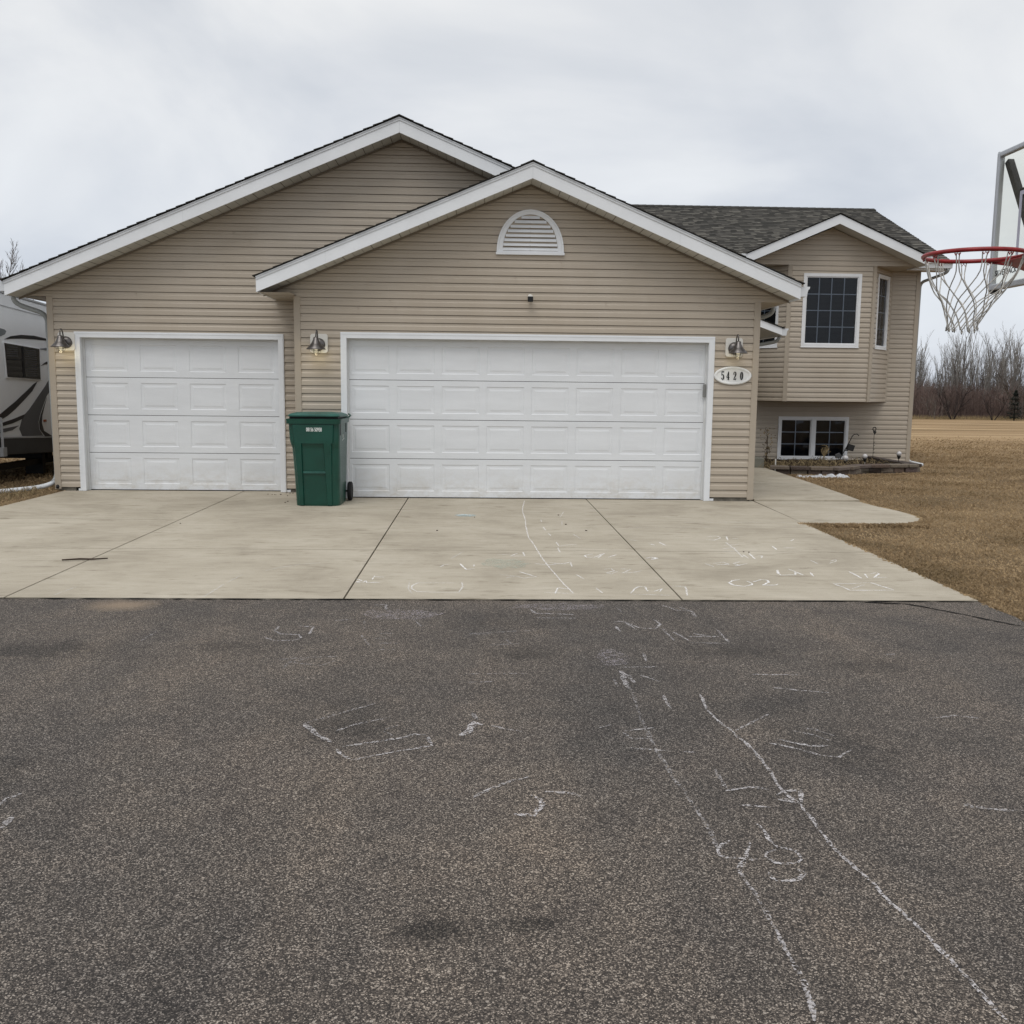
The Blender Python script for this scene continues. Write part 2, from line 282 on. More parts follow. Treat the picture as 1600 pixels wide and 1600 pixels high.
def shingle_mat():
    m, nt = new_mat('asphalt_shingles'); o = N(nt, 'ShaderNodeOutputMaterial'); p = N(nt, 'ShaderNodeBsdfPrincipled')
    at = N(nt, 'ShaderNodeAttribute'); at.attribute_name = 'tab'
    r = ramp(nt, [(0, (.036, .034, .030)), (.35, (.064, .060, .053)), (.7, (.105, .098, .086)), (1, (.155, .145, .125))]); L(nt, at.outputs['Fac'], r.inputs[0])
    v = coords(nt); n = noise_tex(nt, 90, 3, .7, v); r2 = ramp(nt, [(.3, g(.6)), (.7, g(1.3))]); L(nt, n.outputs[0], r2.inputs[0])
    L(nt, mixc(nt, r.outputs[0], r2.outputs[0], .8, 'MULTIPLY'), p.inputs['Base Color']); p.inputs['Roughness'].default_value = .95; p.inputs['Specular IOR Level'].default_value = .2
    L(nt, p.outputs[0], o.inputs[0]); return m
M['shingle'] = shingle_mat()

# ------------------------------------------------------------------ mesh builder
class MB:
    ca = 0.
    def __init__(s): s.v = []; s.f = []; s.att = []
    def face(s, pts, a=0.):
        i = len(s.v); s.v += [tuple(p) for p in pts]; s.f.append(tuple(range(i, i + len(pts)))); s.att.append(a); return s
    def box(s, x0, x1, y0, y1, z0, z1, a=0.):
        if x0 > x1: x0, x1 = x1, x0
        if y0 > y1: y0, y1 = y1, y0
        if z0 > z1: z0, z1 = z1, z0
        i = len(s.v)
        s.v += [(x0, y0, z0), (x1, y0, z0), (x1, y1, z0), (x0, y1, z0), (x0, y0, z1), (x1, y0, z1), (x1, y1, z1), (x0, y1, z1)]
        for f in ((0, 3, 2, 1), (4, 5, 6, 7), (0, 1, 5, 4), (1, 2, 6, 5), (2, 3, 7, 6), (3, 0, 4, 7)):
            s.f.append(tuple(i + k for k in f)); s.att.append(a)
        return s
    def prism(s, pts, off):   # extrude planar polygon by vector off
        n = len(pts); i = len(s.v); off = Vector(off)
        s.v += [tuple(Vector(p)) for p in pts] + [tuple(Vector(p) + off) for p in pts]
        a = s.ca; s.f.append(tuple(range(i, i + n))); s.f.append(tuple(range(i + 2 * n - 1, i + n - 1, -1))); s.att += [a, a]
        for k in range(n):
            s.f.append((i + k, i + n + k, i + n + (k + 1) % n, i + (k + 1) % n)); s.att.append(a)
        return s
    def tube(s, pts, r, seg=8, cap=True, flat=None):
        pts = [Vector(p) for p in pts]
        rs = r if isinstance(r, (list, tuple)) else [r] * len(pts)
        base = len(s.v); up = None
        for k, p in enumerate(pts):
            d = (pts[min(k + 1, len(pts) - 1)] - pts[max(k - 1, 0)]).normalized()
            if up is None:
                up = Vector((0, 0, 1)) if abs(d.z) < .9 else Vector((1, 0, 0))
            a = d.cross(up).normalized(); b = a.cross(d).normalized(); up = b
            for q in range(seg):
                t = 2 * math.pi * (q + .5) / seg
                fa = 1 if flat is None else flat
                s.v.append(tuple(p + a * math.cos(t) * rs[k] + b * math.sin(t) * rs[k] * fa))
        for k in range(len(pts) - 1):
            for q in range(seg):
                s.f.append((base + k * seg + q, base + k * seg + (q + 1) % seg, base + (k + 1) * seg + (q + 1) % seg, base + (k + 1) * seg + q)); s.att.append(0.)
        if cap:
            s.f.append(tuple(base + q for q in range(seg))[::-1]); s.f.append(tuple(base + (len(pts) - 1) * seg + q for q in range(seg))); s.att += [0., 0.]
        return s
    def lathe(s, prof, c, seg=24, axis='z'):  # prof list of (r, h)
        base = len(s.v); c = Vector(c)
        for r, h in prof:
            for q in range(seg):
                t = 2 * math.pi * q / seg; x, y = r * math.cos(t), r * math.sin(t)
                s.v.append(tuple(c + (Vector((x, y, h)) if axis == 'z' else Vector((x, h, y)) if axis == 'y' else Vector((h, x, y)))))
        for k in range(len(prof) - 1):
            for q in range(seg):
                s.f.append((base + k * seg + q, base + k * seg + (q + 1) % seg, base + (k + 1) * seg + (q + 1) % seg, base + (k + 1) * seg + q)); s.att.append(0.)
        return s
    def build(s, name, mat, parent=None, smooth=False, bevel=0, fix=False):
        me = bpy.data.meshes.new(name); me.from_pydata(s.v, [], s.f); me.materials.append(mat)
        if any(s.att):
            a = me.attributes.new('tab', 'FLOAT', 'FACE'); a.data.foreach_set('value', s.att)
        if fix:
            bm = bmesh.new(); bm.from_mesh(me); bmesh.ops.remove_doubles(bm, verts=bm.verts, dist=1e-5); bmesh.ops.recalc_face_normals(bm, faces=bm.faces); bm.to_mesh(me); bm.free()
        if smooth:
            me.polygons.foreach_set('use_smooth', [True] * len(me.polygons))
        me.update()
        o = bpy.data.objects.new(name, me); C.objects.link(o)
        if bevel:
            bv = o.modifiers.new('bevel', 'BEVEL'); bv.width = bevel; bv.segments = 2; bv.limit_method = 'ANGLE'
        if parent is not None:
            o.parent = parent; o.matrix_parent_inverse = Matrix.Translation(parent.location).inverted() if parent.rotation_euler.z == 0 else parent.matrix_world.inverted()
        return o
def empty(name, loc, label=None, cat=None, group=None):
    o = bpy.data.objects.new(name, None); o.location = loc; C.objects.link(o); o.empty_display_size = .2
    tag(o, label, cat, group); return o
def tag(o, label=None, cat=None, group=None, kind=None):
    if label: o['label'] = label
    if cat: o['category'] = cat
    if group: o['group'] = group
    if kind: o['kind'] = kind
    return o
def ident(o, parent):      # child made in world coordinates under an empty at parent.location
    o.parent = parent; o.matrix_parent_inverse = Matrix.Translation(-Vector(parent.location)); return o
def clip(poly, z0, z1):
    def half(p, f):
        out = []
        for i in range(len(p)):
            a, b = p[i], p[(i + 1) % len(p)]; fa, fb = f(a), f(b)
            if fa >= 0: out.append(a)
            if fa * fb < 0:
                t = fa / (fa - fb); out.append((a[0] + (b[0] - a[0]) * t, a[1] + (b[1] - a[1]) * t))
        return out
    p = half(poly, lambda q: q[1] - z0)
    if len(p) > 2: p = half(p, lambda q: z1 - q[1])
    return p
PER = .1053; PROF = [(0, .0165), (.054, .0140), (.067, .0065), (PER - .0085, .0045), (PER - .0084, -.010), (PER, -.010)]
def siding(mb, polys, org, ux, z0, wob=0.0):
    """horizontal dutch-lap courses over convex (s,z) polygons of a vertical wall; outward normal = ux rotated -90deg"""
    ux = Vector((*ux, 0)).normalized(); nn = Vector((ux.y, -ux.x, 0)); org = Vector((*org, 0))
    for poly in polys:
        lo = min(p[1] for p in poly); hi = max(p[1] for p in poly)
        k = math.floor((lo - z0) / PER) - 1
        while z0 + k * PER < hi:
            zb = z0 + k * PER
            for (a, da), (b, db) in zip(PROF[:-1], PROF[1:]):
                q = clip(poly, zb + a, zb + b)
                if len(q) < 3: continue
                pts = []
                for s_, z in q:
                    t = (z - zb - a) / (b - a); d = da + (db - da) * t
                    pts.append(org + ux * s_ + nn * d + Vector((0, 0, z)))
                mb.face(pts)
            q = clip(poly, zb - 1e-4, zb + 1e-4)
            if len(q) > 2:
                s0 = min(p[0] for p in q); s1 = max(p[0] for p in q)
                A = org + ux * s0 + Vector((0, 0, zb)); B = org + ux * s1 + Vector((0, 0, zb))
                mb.face([A - nn * .010, B - nn * .010, B + nn * .0165, A + nn * .0165])
            k += 1
def rects_with_holes(x0, x1, z0, z1, holes):
    """rectangle minus rectangular holes (x0,x1,z0,z1) -> convex rects"""
    xs = sorted({x0, x1, *[h for q in holes for h in q[:2]]}); out = []
    for a, b in zip(xs[:-1], xs[1:]):
        zs = [(z0, z1)]
        for h in holes:
            if h[0] <= a + 1e-6 and h[1] >= b - 1e-6:
                nz = []
                for u, w in zs:
                    if h[2] > u: nz.append((u, min(w, h[2])))
                    if h[3] < w: nz.append((max(u, h[3]), w))
                zs = [q for q in nz if q[1] - q[0] > 1e-4]
        for u, w in zs: out.append([(a, u), (b, u), (b, w), (a, w)])
    return out
def roof_plane(name, parent, p_eave0, p_eave1, up, length, lab=None, end=None, jit=.012, poly=None):
    """shingle courses from the eave line upwards; up = unit slope vector. poly: optional (s,t) clip polygon"""
    mb = MB(); a = Vector(p_eave0); b = Vector(p_eave1); e = (b - a).normalized(); W = (b - a).length; up = Vector(up).normalized()
    nn = e.cross(up).normalized()
    if nn.z < 0: nn = -nn
    exp = .142; n = int(math.ceil(length / exp)); th = .011
    rnd = random.Random(hash(name) % 1000 if False else len(name) * 7 + int(W * 10))
    for k in range(n):
        t0 = k * exp; t1 = min(length, t0 + exp)
        q0, q1 = 0., W
        if poly:
            q = clip(poly, t0 + 1e-4, t1 - 1e-4)
            if len(q) < 3: continue
            sl = [p for p in q]
            q0 = min(p[0] for p in sl); q1 = max(p[0] for p in sl)
        j0 = -rnd.random() * jit if not poly else 0; j1 = rnd.random() * jit if not poly else 0
        s = q0 + j0; endp = q1 + j1
        while s < endp - 1e-6:
            w = rnd.uniform(.07, .20); s2 = min(s + w, endp)
            v = rnd.random() ** 1.3; extra = .004 if v > .55 else 0
            A = a + e * s + up * (t0 - .006) + nn * (th + extra); B = a + e * s2 + up * (t0 - .006) + nn * (th + extra)
            Cc = a + e * s2 + up * t1 + nn * .002; D = a + e * s + up * t1 + nn * .002
            mb.face([A, B, Cc, D], max(.001, v))
            mb.face([a + e * s + up * (t0 - .006) + nn * -.001, a + e * s2 + up * (t0 - .006) + nn * -.001, B, A], .001)
            s = s2
        # ends
        for se, j in ((q0 + j0, 0), (endp, 1)):
            mb.face([a + e * se + up * (t0 - .006) - nn * .001, a + e * se + up * (t0 - .006) + nn * (th + .004), a + e * se + up * t1 + nn * .004, a + e * se + up * t1 - nn * .001], .001)
    # underlay deck
    if not poly:
        d0 = a - nn * .002; mb.face([d0, d0 + e * W, d0 + e * W + up * length, d0 + up * length], .001)
    o = mb.build(name, M['shingle'], None); ident(o, parent)
    if lab: o['label'] = lab
    return o
CHALK = [(0.016,0.8,[(0.51,-7.13),(0.5,-7.23),(0.55,-7.32),(0.67,-7.34),(0.7,-7.42),(0.66,-7.48),(0.54,-7.48),(0.47,-7.39)]),(0.016,0.8,[(0.63,-7.12),(0.73,-7.14),(0.73,-7.33)]),(0.012,0.4,[(0.66,-7.89),(0.82,-7.85),(0.98,-7.83)]),(0.012,0.4,[(0.82,-7.87),(0.73,-7.95),(0.72,-8.07)]),(0.012,0.4,[(0.73,-7.95),(0.92,-8.01),(0.98,-7.91)]),(0.014,0.45,[(0.99,-8.94),(1.11,-8.82),(1.28,-8.66)]),(0.02,0.6,[(0.99,-8.94),(1.07,-9.09),(1.15,-9.18)]),(0.014,0.5,[(1.14,-9.04),(1.24,-8.94),(1.37,-8.86)]),(0.014,0.6,[(1.2,-9.23),(1.34,-9.17),(1.46,-9.12),(1.5,-9.08),(1.55,-9.09)]),(0.018,0.8,[(1.18,-9.25),(1.21,-9.32),(1.26,-9.38)]),(0.014,0.55,[(1.26,-9.38),(1.43,-9.29),(1.58,-9.22),(1.56,-9.11)]),(0.012,0.4,[(1.36,-9.02),(1.42,-8.96)]),(0.012,0.4,[(1.36,-9.04),(1.41,-9.11)]),(0.03,0.9,[(1.7,-9.1),(1.74,-9.04),(1.76,-8.93),(1.8,-8.96)]),(0.014,0.5,[(1.75,-8.79),(1.78,-8.9)]),(0.014,0.35,[(1.84,-8.97),(1.91,-9.02),(1.98,-9.05)]),(0.014,0.6,[(1.76,-9.76),(1.84,-9.66),(1.91,-9.6),(1.98,-9.56)]),(0.02,0.8,[(1.91,-9.9),(1.98,-9.91),(2.02,-9.82),(2.01,-9.77),(1.98,-9.73)]),(0.014,0.6,[(2.02,-9.7),(2.14,-9.72),(2.17,-9.75)]),(0.012,0.4,[(1.72,-7.3),(2.15,-7.22)]),(0.012,0.4,[(1.72,-7.32),(1.86,-7.31)]),(0.012,0.45,[(1.85,-7.58),(2.04,-7.54)]),(0.012,0.45,[(1.95,-7.44),(1.98,-7.56)]),(0.012,0.35,[(1.71,-8.17),(2.04,-8.16)]),(0.012,0.3,[(1.72,-8.32),(1.87,-8.3)]),(0.012,0.35,[(1.17,-7.31),(1.3,-7.3)]),(0.012,0.35,[(1.14,-7.43),(1.23,-7.42)]),(0.012,0.35,[(1.19,-7.54),(1.31,-7.54)]),(0.012,0.35,[(1.17,-7.68),(1.29,-7.68)]),(0.012,0.35,[(1.06,-7.35),(1.13,-7.59)]),(0.012,0.4,[(1.34,-6.9),(1.41,-7.12),(1.48,-7.09)]),(0.012,0.35,[(1.28,-6.79),(1.53,-6.79)]),(0.012,0.35,[(0.83,-6.97),(0.96,-6.94)]),(0.012,0.3,[(1.03,-6.96),(1.06,-7.18)]),(0.014,0.6,[(1.02,-6.52),(1.13,-6.49),(1.14,-6.66)]),(0.014,0.6,[(1.02,-6.66),(1.06,-6.64)]),(0.02,0.6,[(2.14,-6.63),(2.17,-6.75),(2.43,-6.78)]),(0.016,0.5,[(2.17,-6.88),(2.43,-6.89)]),(0.014,0.8,[(2.9,-8.52),(2.9,-8.58),(2.88,-8.74),(2.89,-8.88),(2.92,-9.02),(2.93,-9.09),(2.95,-9.2),(2.96,-9.31),(2.96,-9.42),(2.96,-9.51),(2.95,-9.66),(2.96,-9.75),(2.98,-9.83),(2.98,-9.9),(2.98,-9.98),(2.98,-10.09),(2.98,-10.19),(3.0,-10.31),(3.02,-10.4),(3.02,-10.5),(3.05,-10.65),(3.06,-10.8),(3.07,-10.9),(3.07,-10.99),(3.08,-11.07)]),(0.015,0.2,[(2.56,-8.1),(2.56,-8.52),(2.54,-8.93),(2.54,-9.28),(2.55,-9.46),(2.55,-9.58),(2.57,-9.7),(2.58,-9.86),(2.59,-9.99),(2.59,-10.05),(2.58,-10.17)]),(0.013,0.4,[(2.61,-10.31),(2.62,-10.38),(2.63,-10.46),(2.63,-10.57),(2.63,-10.68),(2.63,-10.77)]),(0.014,0.6,[(2.63,-10.68),(2.63,-10.77),(2.63,-10.85),(2.63,-10.92),(2.62,-10.97),(2.62,-11.01),(2.6,-11.08)]),(0.013,0.8,[(2.64,-10.11),(2.61,-10.14),(2.58,-10.18),(2.58,-10.22),(2.6,-10.23),(2.66,-10.24),(2.69,-10.17),(2.71,-10.12)]),(0.018,0.7,[(2.66,-10.24),(2.62,-10.31),(2.62,-10.36)]),(0.014,0.4,[(2.65,-10.24),(2.71,-10.25)]),(0.013,0.8,[(2.77,-9.98),(2.78,-10.04),(2.78,-10.1),(2.79,-10.16),(2.82,-10.17),(2.84,-10.19),(2.85,-10.24),(2.82,-10.27),(2.78,-10.28),(2.75,-10.27),(2.73,-10.23),(2.74,-10.2),(2.78,-10.18)]),(0.013,0.8,[(2.71,-10.33),(2.71,-10.37),(2.72,-10.39),(2.79,-10.38),(2.82,-10.34),(2.81,-10.31)]),(0.014,0.4,[(2.56,-8.04),(2.77,-8.03)]),(0.035,0.7,[(2.55,-8.1),(2.58,-8.19),(2.6,-8.32)]),(0.025,0.5,[(2.56,-8.12),(2.55,-8.28),(2.55,-8.42)]),(0.014,0.7,[(2.65,-8.19),(2.69,-8.23),(2.73,-8.3)]),(0.014,0.45,[(2.5,-8.25),(2.5,-8.39)]),(0.014,0.6,[(2.71,-8.52),(2.71,-8.62),(2.71,-8.74)]),(0.014,0.6,[(2.74,-7.75),(2.73,-7.92)]),(0.016,0.8,[(2.67,-7.0),(2.71,-6.97),(2.75,-6.99),(2.79,-7.19)]),(0.016,0.8,[(2.75,-6.99),(2.82,-7.15),(2.92,-7.17),(2.97,-7.05),(2.95,-6.91)]),(0.018,0.8,[(2.67,-7.11),(2.68,-7.24)]),(0.014,0.6,[(2.96,-7.16),(2.98,-7.46)]),(0.016,0.8,[(3.01,-7.24),(3.04,-7.34),(3.07,-7.46)]),(0.016,0.8,[(3.09,-7.36),(3.19,-7.37),(3.29,-7.36)]),(0.014,0.55,[(3.31,-7.18),(3.31,-7.5)]),(0.014,0.35,[(3.06,-7.51),(3.3,-7.53)]),(0.014,0.6,[(3.14,-7.29),(3.25,-7.38)]),(0.014,0.5,[(2.75,-6.56),(2.77,-6.71)]),(0.016,0.6,[(3.09,-6.49),(3.16,-6.64),(3.26,-6.67),(3.25,-6.85)]),(0.014,0.5,[(3.2,-6.55),(3.26,-6.67)]),(0.014,0.8,[(3.26,-8.17),(3.52,-8.18)]),(0.016,0.85,[(3.31,-8.41),(3.44,-8.45),(3.57,-8.49)]),(0.014,0.5,[(2.94,-9.04),(3.02,-8.96),(3.16,-8.82)]),(0.018,0.8,[(3.11,-9.15),(3.17,-9.2),(3.23,-9.23),(3.3,-9.23)]),(0.016,0.7,[(3.05,-9.2),(3.11,-9.23),(3.17,-9.28),(3.23,-9.34),(3.3,-9.36),(3.38,-9.28)]),(0.014,0.3,[(3.23,-8.99),(3.31,-9.03),(3.37,-9.11)]),(0.014,0.3,[(3.2,-9.04),(3.27,-9.09),(3.33,-9.17)]),(0.014,0.5,[(2.33,-9.0),(2.39,-8.96)]),(0.014,0.5,[(2.44,-9.04),(2.59,-9.0)]),(0.014,0.5,[(2.43,-9.06),(2.46,-9.15),(2.53,-9.14)]),(0.014,0.6,[(2.43,-9.25),(2.52,-9.27),(2.6,-9.29)]),(0.014,0.4,[(2.65,-9.3),(2.71,-9.3)]),(0.014,0.45,[(2.74,-9.48),(2.74,-9.68)]),(0.016,0.75,[(2.73,-9.7),(2.83,-9.67),(2.87,-9.67),(2.9,-9.69)]),(0.014,0.7,[(2.75,-9.83),(2.86,-9.85)]),(0.018,0.75,[(2.92,-9.74),(2.96,-9.7),(3.02,-9.7),(2.99,-9.81)]),(0.03,0.6,[(2.91,-9.78),(2.94,-9.79),(2.97,-9.81)]),(0.02,0.5,[(4.15,-7.78),(4.23,-7.76)]),(0.02,0.3,[(3.9,-8.89),(4.05,-8.84),(4.15,-8.88)]),(0.02,0.5,[(0.03,-9.84),(0.04,-9.75),(0.07,-9.7)]),(0.02,0.4,[(0.13,-10.03),(0.13,-9.94),(0.13,-9.88)]),(0.02,0.3,[(3.58,-9.83),(3.67,-9.87),(3.79,-9.89)]),(0.014,0.4,[(-0.24,-7.49),(-0.22,-7.26)]),(0.014,0.4,[(-0.17,-5.83),(-0.2,-6.34),(-0.24,-6.6)]),(0.012,0.4,[(-1.24,-5.95),(-1.28,-6.25)]),(0.012,0.8,[(2.4,-0.15),(2.35,-0.78),(2.32,-1.35),(2.32,-2.07),(2.3,-2.62),(2.29,-3.42),(2.31,-3.71),(2.33,-4.12),(2.35,-4.61),(2.39,-5.15),(2.44,-5.72),(2.49,-6.14)]),(0.014,0.9,[(2.5,-2.06),(2.5,-2.25)]),(0.014,0.9,[(2.49,-2.64),(2.5,-2.91)]),(0.014,0.9,[(2.51,-3.11),(2.53,-3.29)]),(0.014,0.8,[(2.54,-4.04),(2.54,-4.32)]),(0.014,0.9,[(2.55,-3.7),(2.56,-3.95),(2.61,-3.91),(2.66,-3.87),(2.74,-3.84)]),(0.01,0.7,[(2.83,-1.32),(2.74,-1.85)]),(0.01,0.6,[(2.74,-2.14),(2.71,-2.51)]),(0.01,0.6,[(2.77,-3.17),(2.82,-3.48)]),(0.012,0.6,[(1.95,-4.47),(2.07,-4.41)]),(0.014,0.9,[(2.14,-4.37),(2.07,-4.53),(2.2,-4.51),(2.19,-4.31)]),(0.014,0.9,[(2.27,-4.89),(2.37,-4.96),(2.53,-4.88),(2.59,-4.82),(2.58,-5.04)]),(0.014,0.8,[(2.37,-4.83),(2.54,-4.93)]),(0.014,0.9,[(2.84,-4.39),(2.75,-4.47),(2.76,-4.57),(2.83,-4.57),(2.92,-4.39)]),(0.014,0.9,[(2.95,-4.35),(2.86,-4.59)]),(0.014,0.9,[(3.06,-4.41),(2.96,-4.56)]),(0.012,0.6,[(1.95,-5.41),(2.08,-5.47),(2.0,-5.55)]),(0.012,0.7,[(2.08,-5.47),(2.14,-5.56),(2.24,-5.5)]),(0.014,0.9,[(2.12,-5.28),(2.25,-5.5)]),(0.014,0.7,[(2.84,-5.16),(2.91,-5.12),(2.92,-5.22),(2.84,-5.32),(2.88,-5.36),(2.95,-5.24)]),(0.014,0.7,[(2.98,-5.13),(3.07,-5.15),(2.97,-5.33),(3.07,-5.29),(3.16,-5.21)]),(0.014,0.9,[(2.58,-5.39),(2.63,-5.58)]),(0.014,0.9,[(2.35,-6.14),(2.39,-5.93),(2.48,-5.99)]),(0.012,0.8,[(2.27,-6.1),(2.49,-6.14)]),(0.016,0.95,[(0.81,-5.62),(0.86,-5.68),(0.82,-5.75),(0.88,-5.75),(0.89,-5.68),(0.91,-5.77),(0.96,-5.75),(1.01,-5.75)]),(0.016,0.95,[(0.94,-5.52),(1.03,-5.54)]),(0.014,0.9,[(0.94,-5.48),(0.94,-5.64)]),(0.014,0.6,[(1.6,-5.76),(1.31,-5.76),(1.27,-5.87),(1.27,-5.98),(1.32,-6.09),(1.47,-6.11),(1.63,-6.11),(1.66,-5.91),(1.65,-5.74)]),(0.01,0.4,[(1.24,-5.74),(1.25,-6.0),(1.29,-6.16)]),(0.014,0.8,[(1.45,-5.09),(1.48,-4.99),(1.52,-4.96)]),(0.016,0.95,[(1.62,-4.91),(1.65,-5.08),(1.68,-5.19),(1.75,-5.16)]),(0.014,0.8,[(1.74,-4.96),(1.74,-5.06)]),(0.014,0.8,[(2.92,-6.13),(2.97,-5.97),(3.02,-5.88),(3.07,-5.88),(3.06,-6.05)]),(0.012,0.6,[(2.92,-6.15),(3.2,-6.19)]),(0.016,0.9,[(3.11,-6.05),(3.19,-5.95),(3.15,-6.06)]),(0.014,0.8,[(3.31,-3.53),(3.39,-3.6)]),(0.014,0.9,[(3.46,-3.78),(3.52,-3.88)]),(0.014,0.9,[(3.59,-3.67),(3.61,-3.88)]),(0.03,0.9,[(3.29,-4.61),(3.35,-4.55),(3.4,-4.6),(3.33,-4.67)]),(0.012,0.5,[(1.64,-4.29),(1.53,-4.68)]),(0.014,0.8,[(2.68,-5.93),(2.71,-6.12)]),(0.05,0.8,[(1.52,-1.75),(1.59,-1.62),(1.7,-1.72)]),(0.016,0.95,[(4.17,-3.28),(4.28,-3.24),(4.28,-3.38),(4.18,-3.52),(4.1,-3.48)]),(0.016,0.95,[(4.37,-3.27),(4.32,-3.53)]),(0.016,0.9,[(4.4,-3.39),(4.45,-3.43)]),(0.014,0.85,[(4.19,-3.85),(4.37,-3.78)]),(0.014,0.85,[(4.1,-4.19),(4.23,-4.21)]),(0.014,0.85,[(4.26,-3.67),(4.25,-4.05),(4.2,-4.53)]),(0.014,0.8,[(4.13,-4.06),(4.32,-3.95)]),(0.014,0.8,[(4.13,-4.31),(4.22,-4.33)]),(0.016,0.95,[(4.32,-4.31),(4.29,-4.61)]),(0.016,0.9,[(4.24,-4.37),(4.24,-4.58)]),(0.016,0.9,[(4.36,-4.45),(4.41,-4.43),(4.36,-4.57)]),(0.016,0.95,[(4.67,-3.88),(4.65,-4.09)]),(0.014,0.8,[(4.75,-3.98),(4.87,-3.98)]),(0.016,0.95,[(4.96,-3.55),(5.03,-3.43)]),(0.016,0.95,[(3.85,-4.85),(3.96,-4.79),(3.98,-4.89),(3.86,-4.92)]),(0.016,0.9,[(4.11,-4.76),(4.03,-4.85),(4.06,-4.92),(4.01,-4.98),(4.16,-4.84)]),(0.014,0.7,[(3.77,-4.85),(3.82,-5.01)]),(0.014,0.85,[(4.78,-4.67),(4.79,-4.84)]),(0.014,0.85,[(4.95,-4.71),(5.03,-4.62),(5.0,-4.71),(4.9,-4.82)]),(0.018,0.95,[(4.33,-5.15),(4.29,-5.3),(4.29,-5.38),(4.42,-5.36),(4.45,-5.24)]),(0.018,0.95,[(4.44,-5.1),(4.48,-5.37)]),(0.018,0.9,[(4.58,-5.25),(4.55,-5.42)]),(0.018,0.95,[(4.93,-5.21),(4.92,-5.5)]),(0.016,0.95,[(5.02,-5.31),(4.98,-5.48)]),(0.016,0.95,[(5.08,-5.29),(5.15,-5.25),(5.15,-5.3),(5.04,-5.46),(5.15,-5.46)]),(0.018,0.95,[(3.89,-5.58),(3.82,-5.62),(3.77,-5.71),(3.78,-5.8),(3.85,-5.85),(3.93,-5.79),(3.95,-5.73),(3.93,-5.63)]),(0.018,0.95,[(3.97,-5.67),(4.06,-5.58),(4.11,-5.59),(4.1,-5.68),(4.01,-5.8),(4.12,-5.79),(4.15,-5.75)]),(0.016,0.9,[(4.6,-5.72),(4.63,-5.85),(4.64,-5.99)]),(0.016,0.9,[(4.65,-5.98),(4.81,-5.98),(4.99,-5.97)]),(0.016,0.9,[(4.99,-5.97),(4.92,-5.67)]),(0.014,0.7,[(4.6,-5.72),(4.75,-5.73),(4.92,-5.67)]),(0.012,0.7,[(4.67,-5.93),(4.84,-5.76)]),(0.014,0.7,[(3.29,-5.85),(3.39,-5.86),(3.33,-6.2)]),(0.014,0.8,[(3.49,-3.78),(3.5,-3.84)]),(0.014,0.8,[(3.58,-3.67),(3.62,-3.87)]),(0.012,0.4,[(3.42,-2.64),(5.37,-2.52)]),(0.012,0.35,[(4.14,-2.21),(5.54,-2.15)]),(0.012,0.3,[(-0.17,-5.83),(-0.12,-5.45)]),(0.012,0.35,[(0.41,-4.91),(0.19,-5.04),(0.02,-5.28)])]
# ------------------------------------------------------------------ house
W_ = 4.877; ZT = 2.155          # door opening
house = empty('house', (2.4, .73, 0), 'split-level house in tan vinyl siding with a three-car garage and dark shingled roofs', 'house')
def P(mb, name, mat, lab=None, smooth=False, parent=house, fix=False, bevel=0):
    o = mb.build(name, mat, None, smooth=smooth, fix=fix, bevel=bevel)
    root = parent
    if parent.type == 'EMPTY': ident(o, parent)
    else:
        o.parent = parent; o.matrix_parent_inverse = (Matrix.Translation(Vector(parent.parent.location))).inverted() @ Matrix.Translation(Vector(parent.parent.location)) 
    if lab: o['label'] = lab
    return o
SL = 5 / 12
rs_ = random.Random(91)
def seams(m, spots_, y):   # butt seams where siding panels overlap
    for x, k in spots_:
        z = .0528 + PER * k; m.box(x, x + .0022, y - .0172, y - .004, z + .001, z + PER - .010); m.box(x + .0022, x + .03, y - .0168, y - .0150, z + .001, z + .050)
# --- front (double) garage wall, Y = 0
mb = MB()
siding(mb, rects_with_holes(-.66, 5.52, .055, 2.70, [(-.075, W_ + .075, 0, ZT + .075)]), (0, 0), (1, 0), .0528)
ap = (2.44, 4.17)
siding(mb, [[(-1.055, 2.70), (5.935, 2.70), ap]], (0, 0), (1, 0), .0528)
seams(mb, [(rs_.uniform(-.3, 5.2), k) for k in range(23, 25) for _ in (0, 1)] + [(rs_.uniform(.2, 4.6), k) for k in range(25, 31) if rs_.random() < .8], 0)
P(mb, 'garage_wall', M['siding'], 'front siding wall and gable around the wide garage door')
# --- left garage wall, Y = .73
LX0 = -3.795; LX1 = LX0 + 2.743; LY = .727
mb = MB()
siding(mb, rects_with_holes(-4.20, -.60, .055, 2.71, [(LX0 - .075, LX1 + .075, 0, ZT + .075)]), (0, LY), (1, 0), .0528)
siding(mb, [[(-4.585, 2.71), (5.965, 2.71), (.685, 4.905)]], (0, LY), (1, 0), .0528)
seams(mb, [(rs_.uniform(-3.4, 1.2), k) for k in range(23, 34) if rs_.random() < .8], LY)
P(mb, 'garage_wall', M['siding'], 'set-back siding wall and tall gable around the narrow garage door')
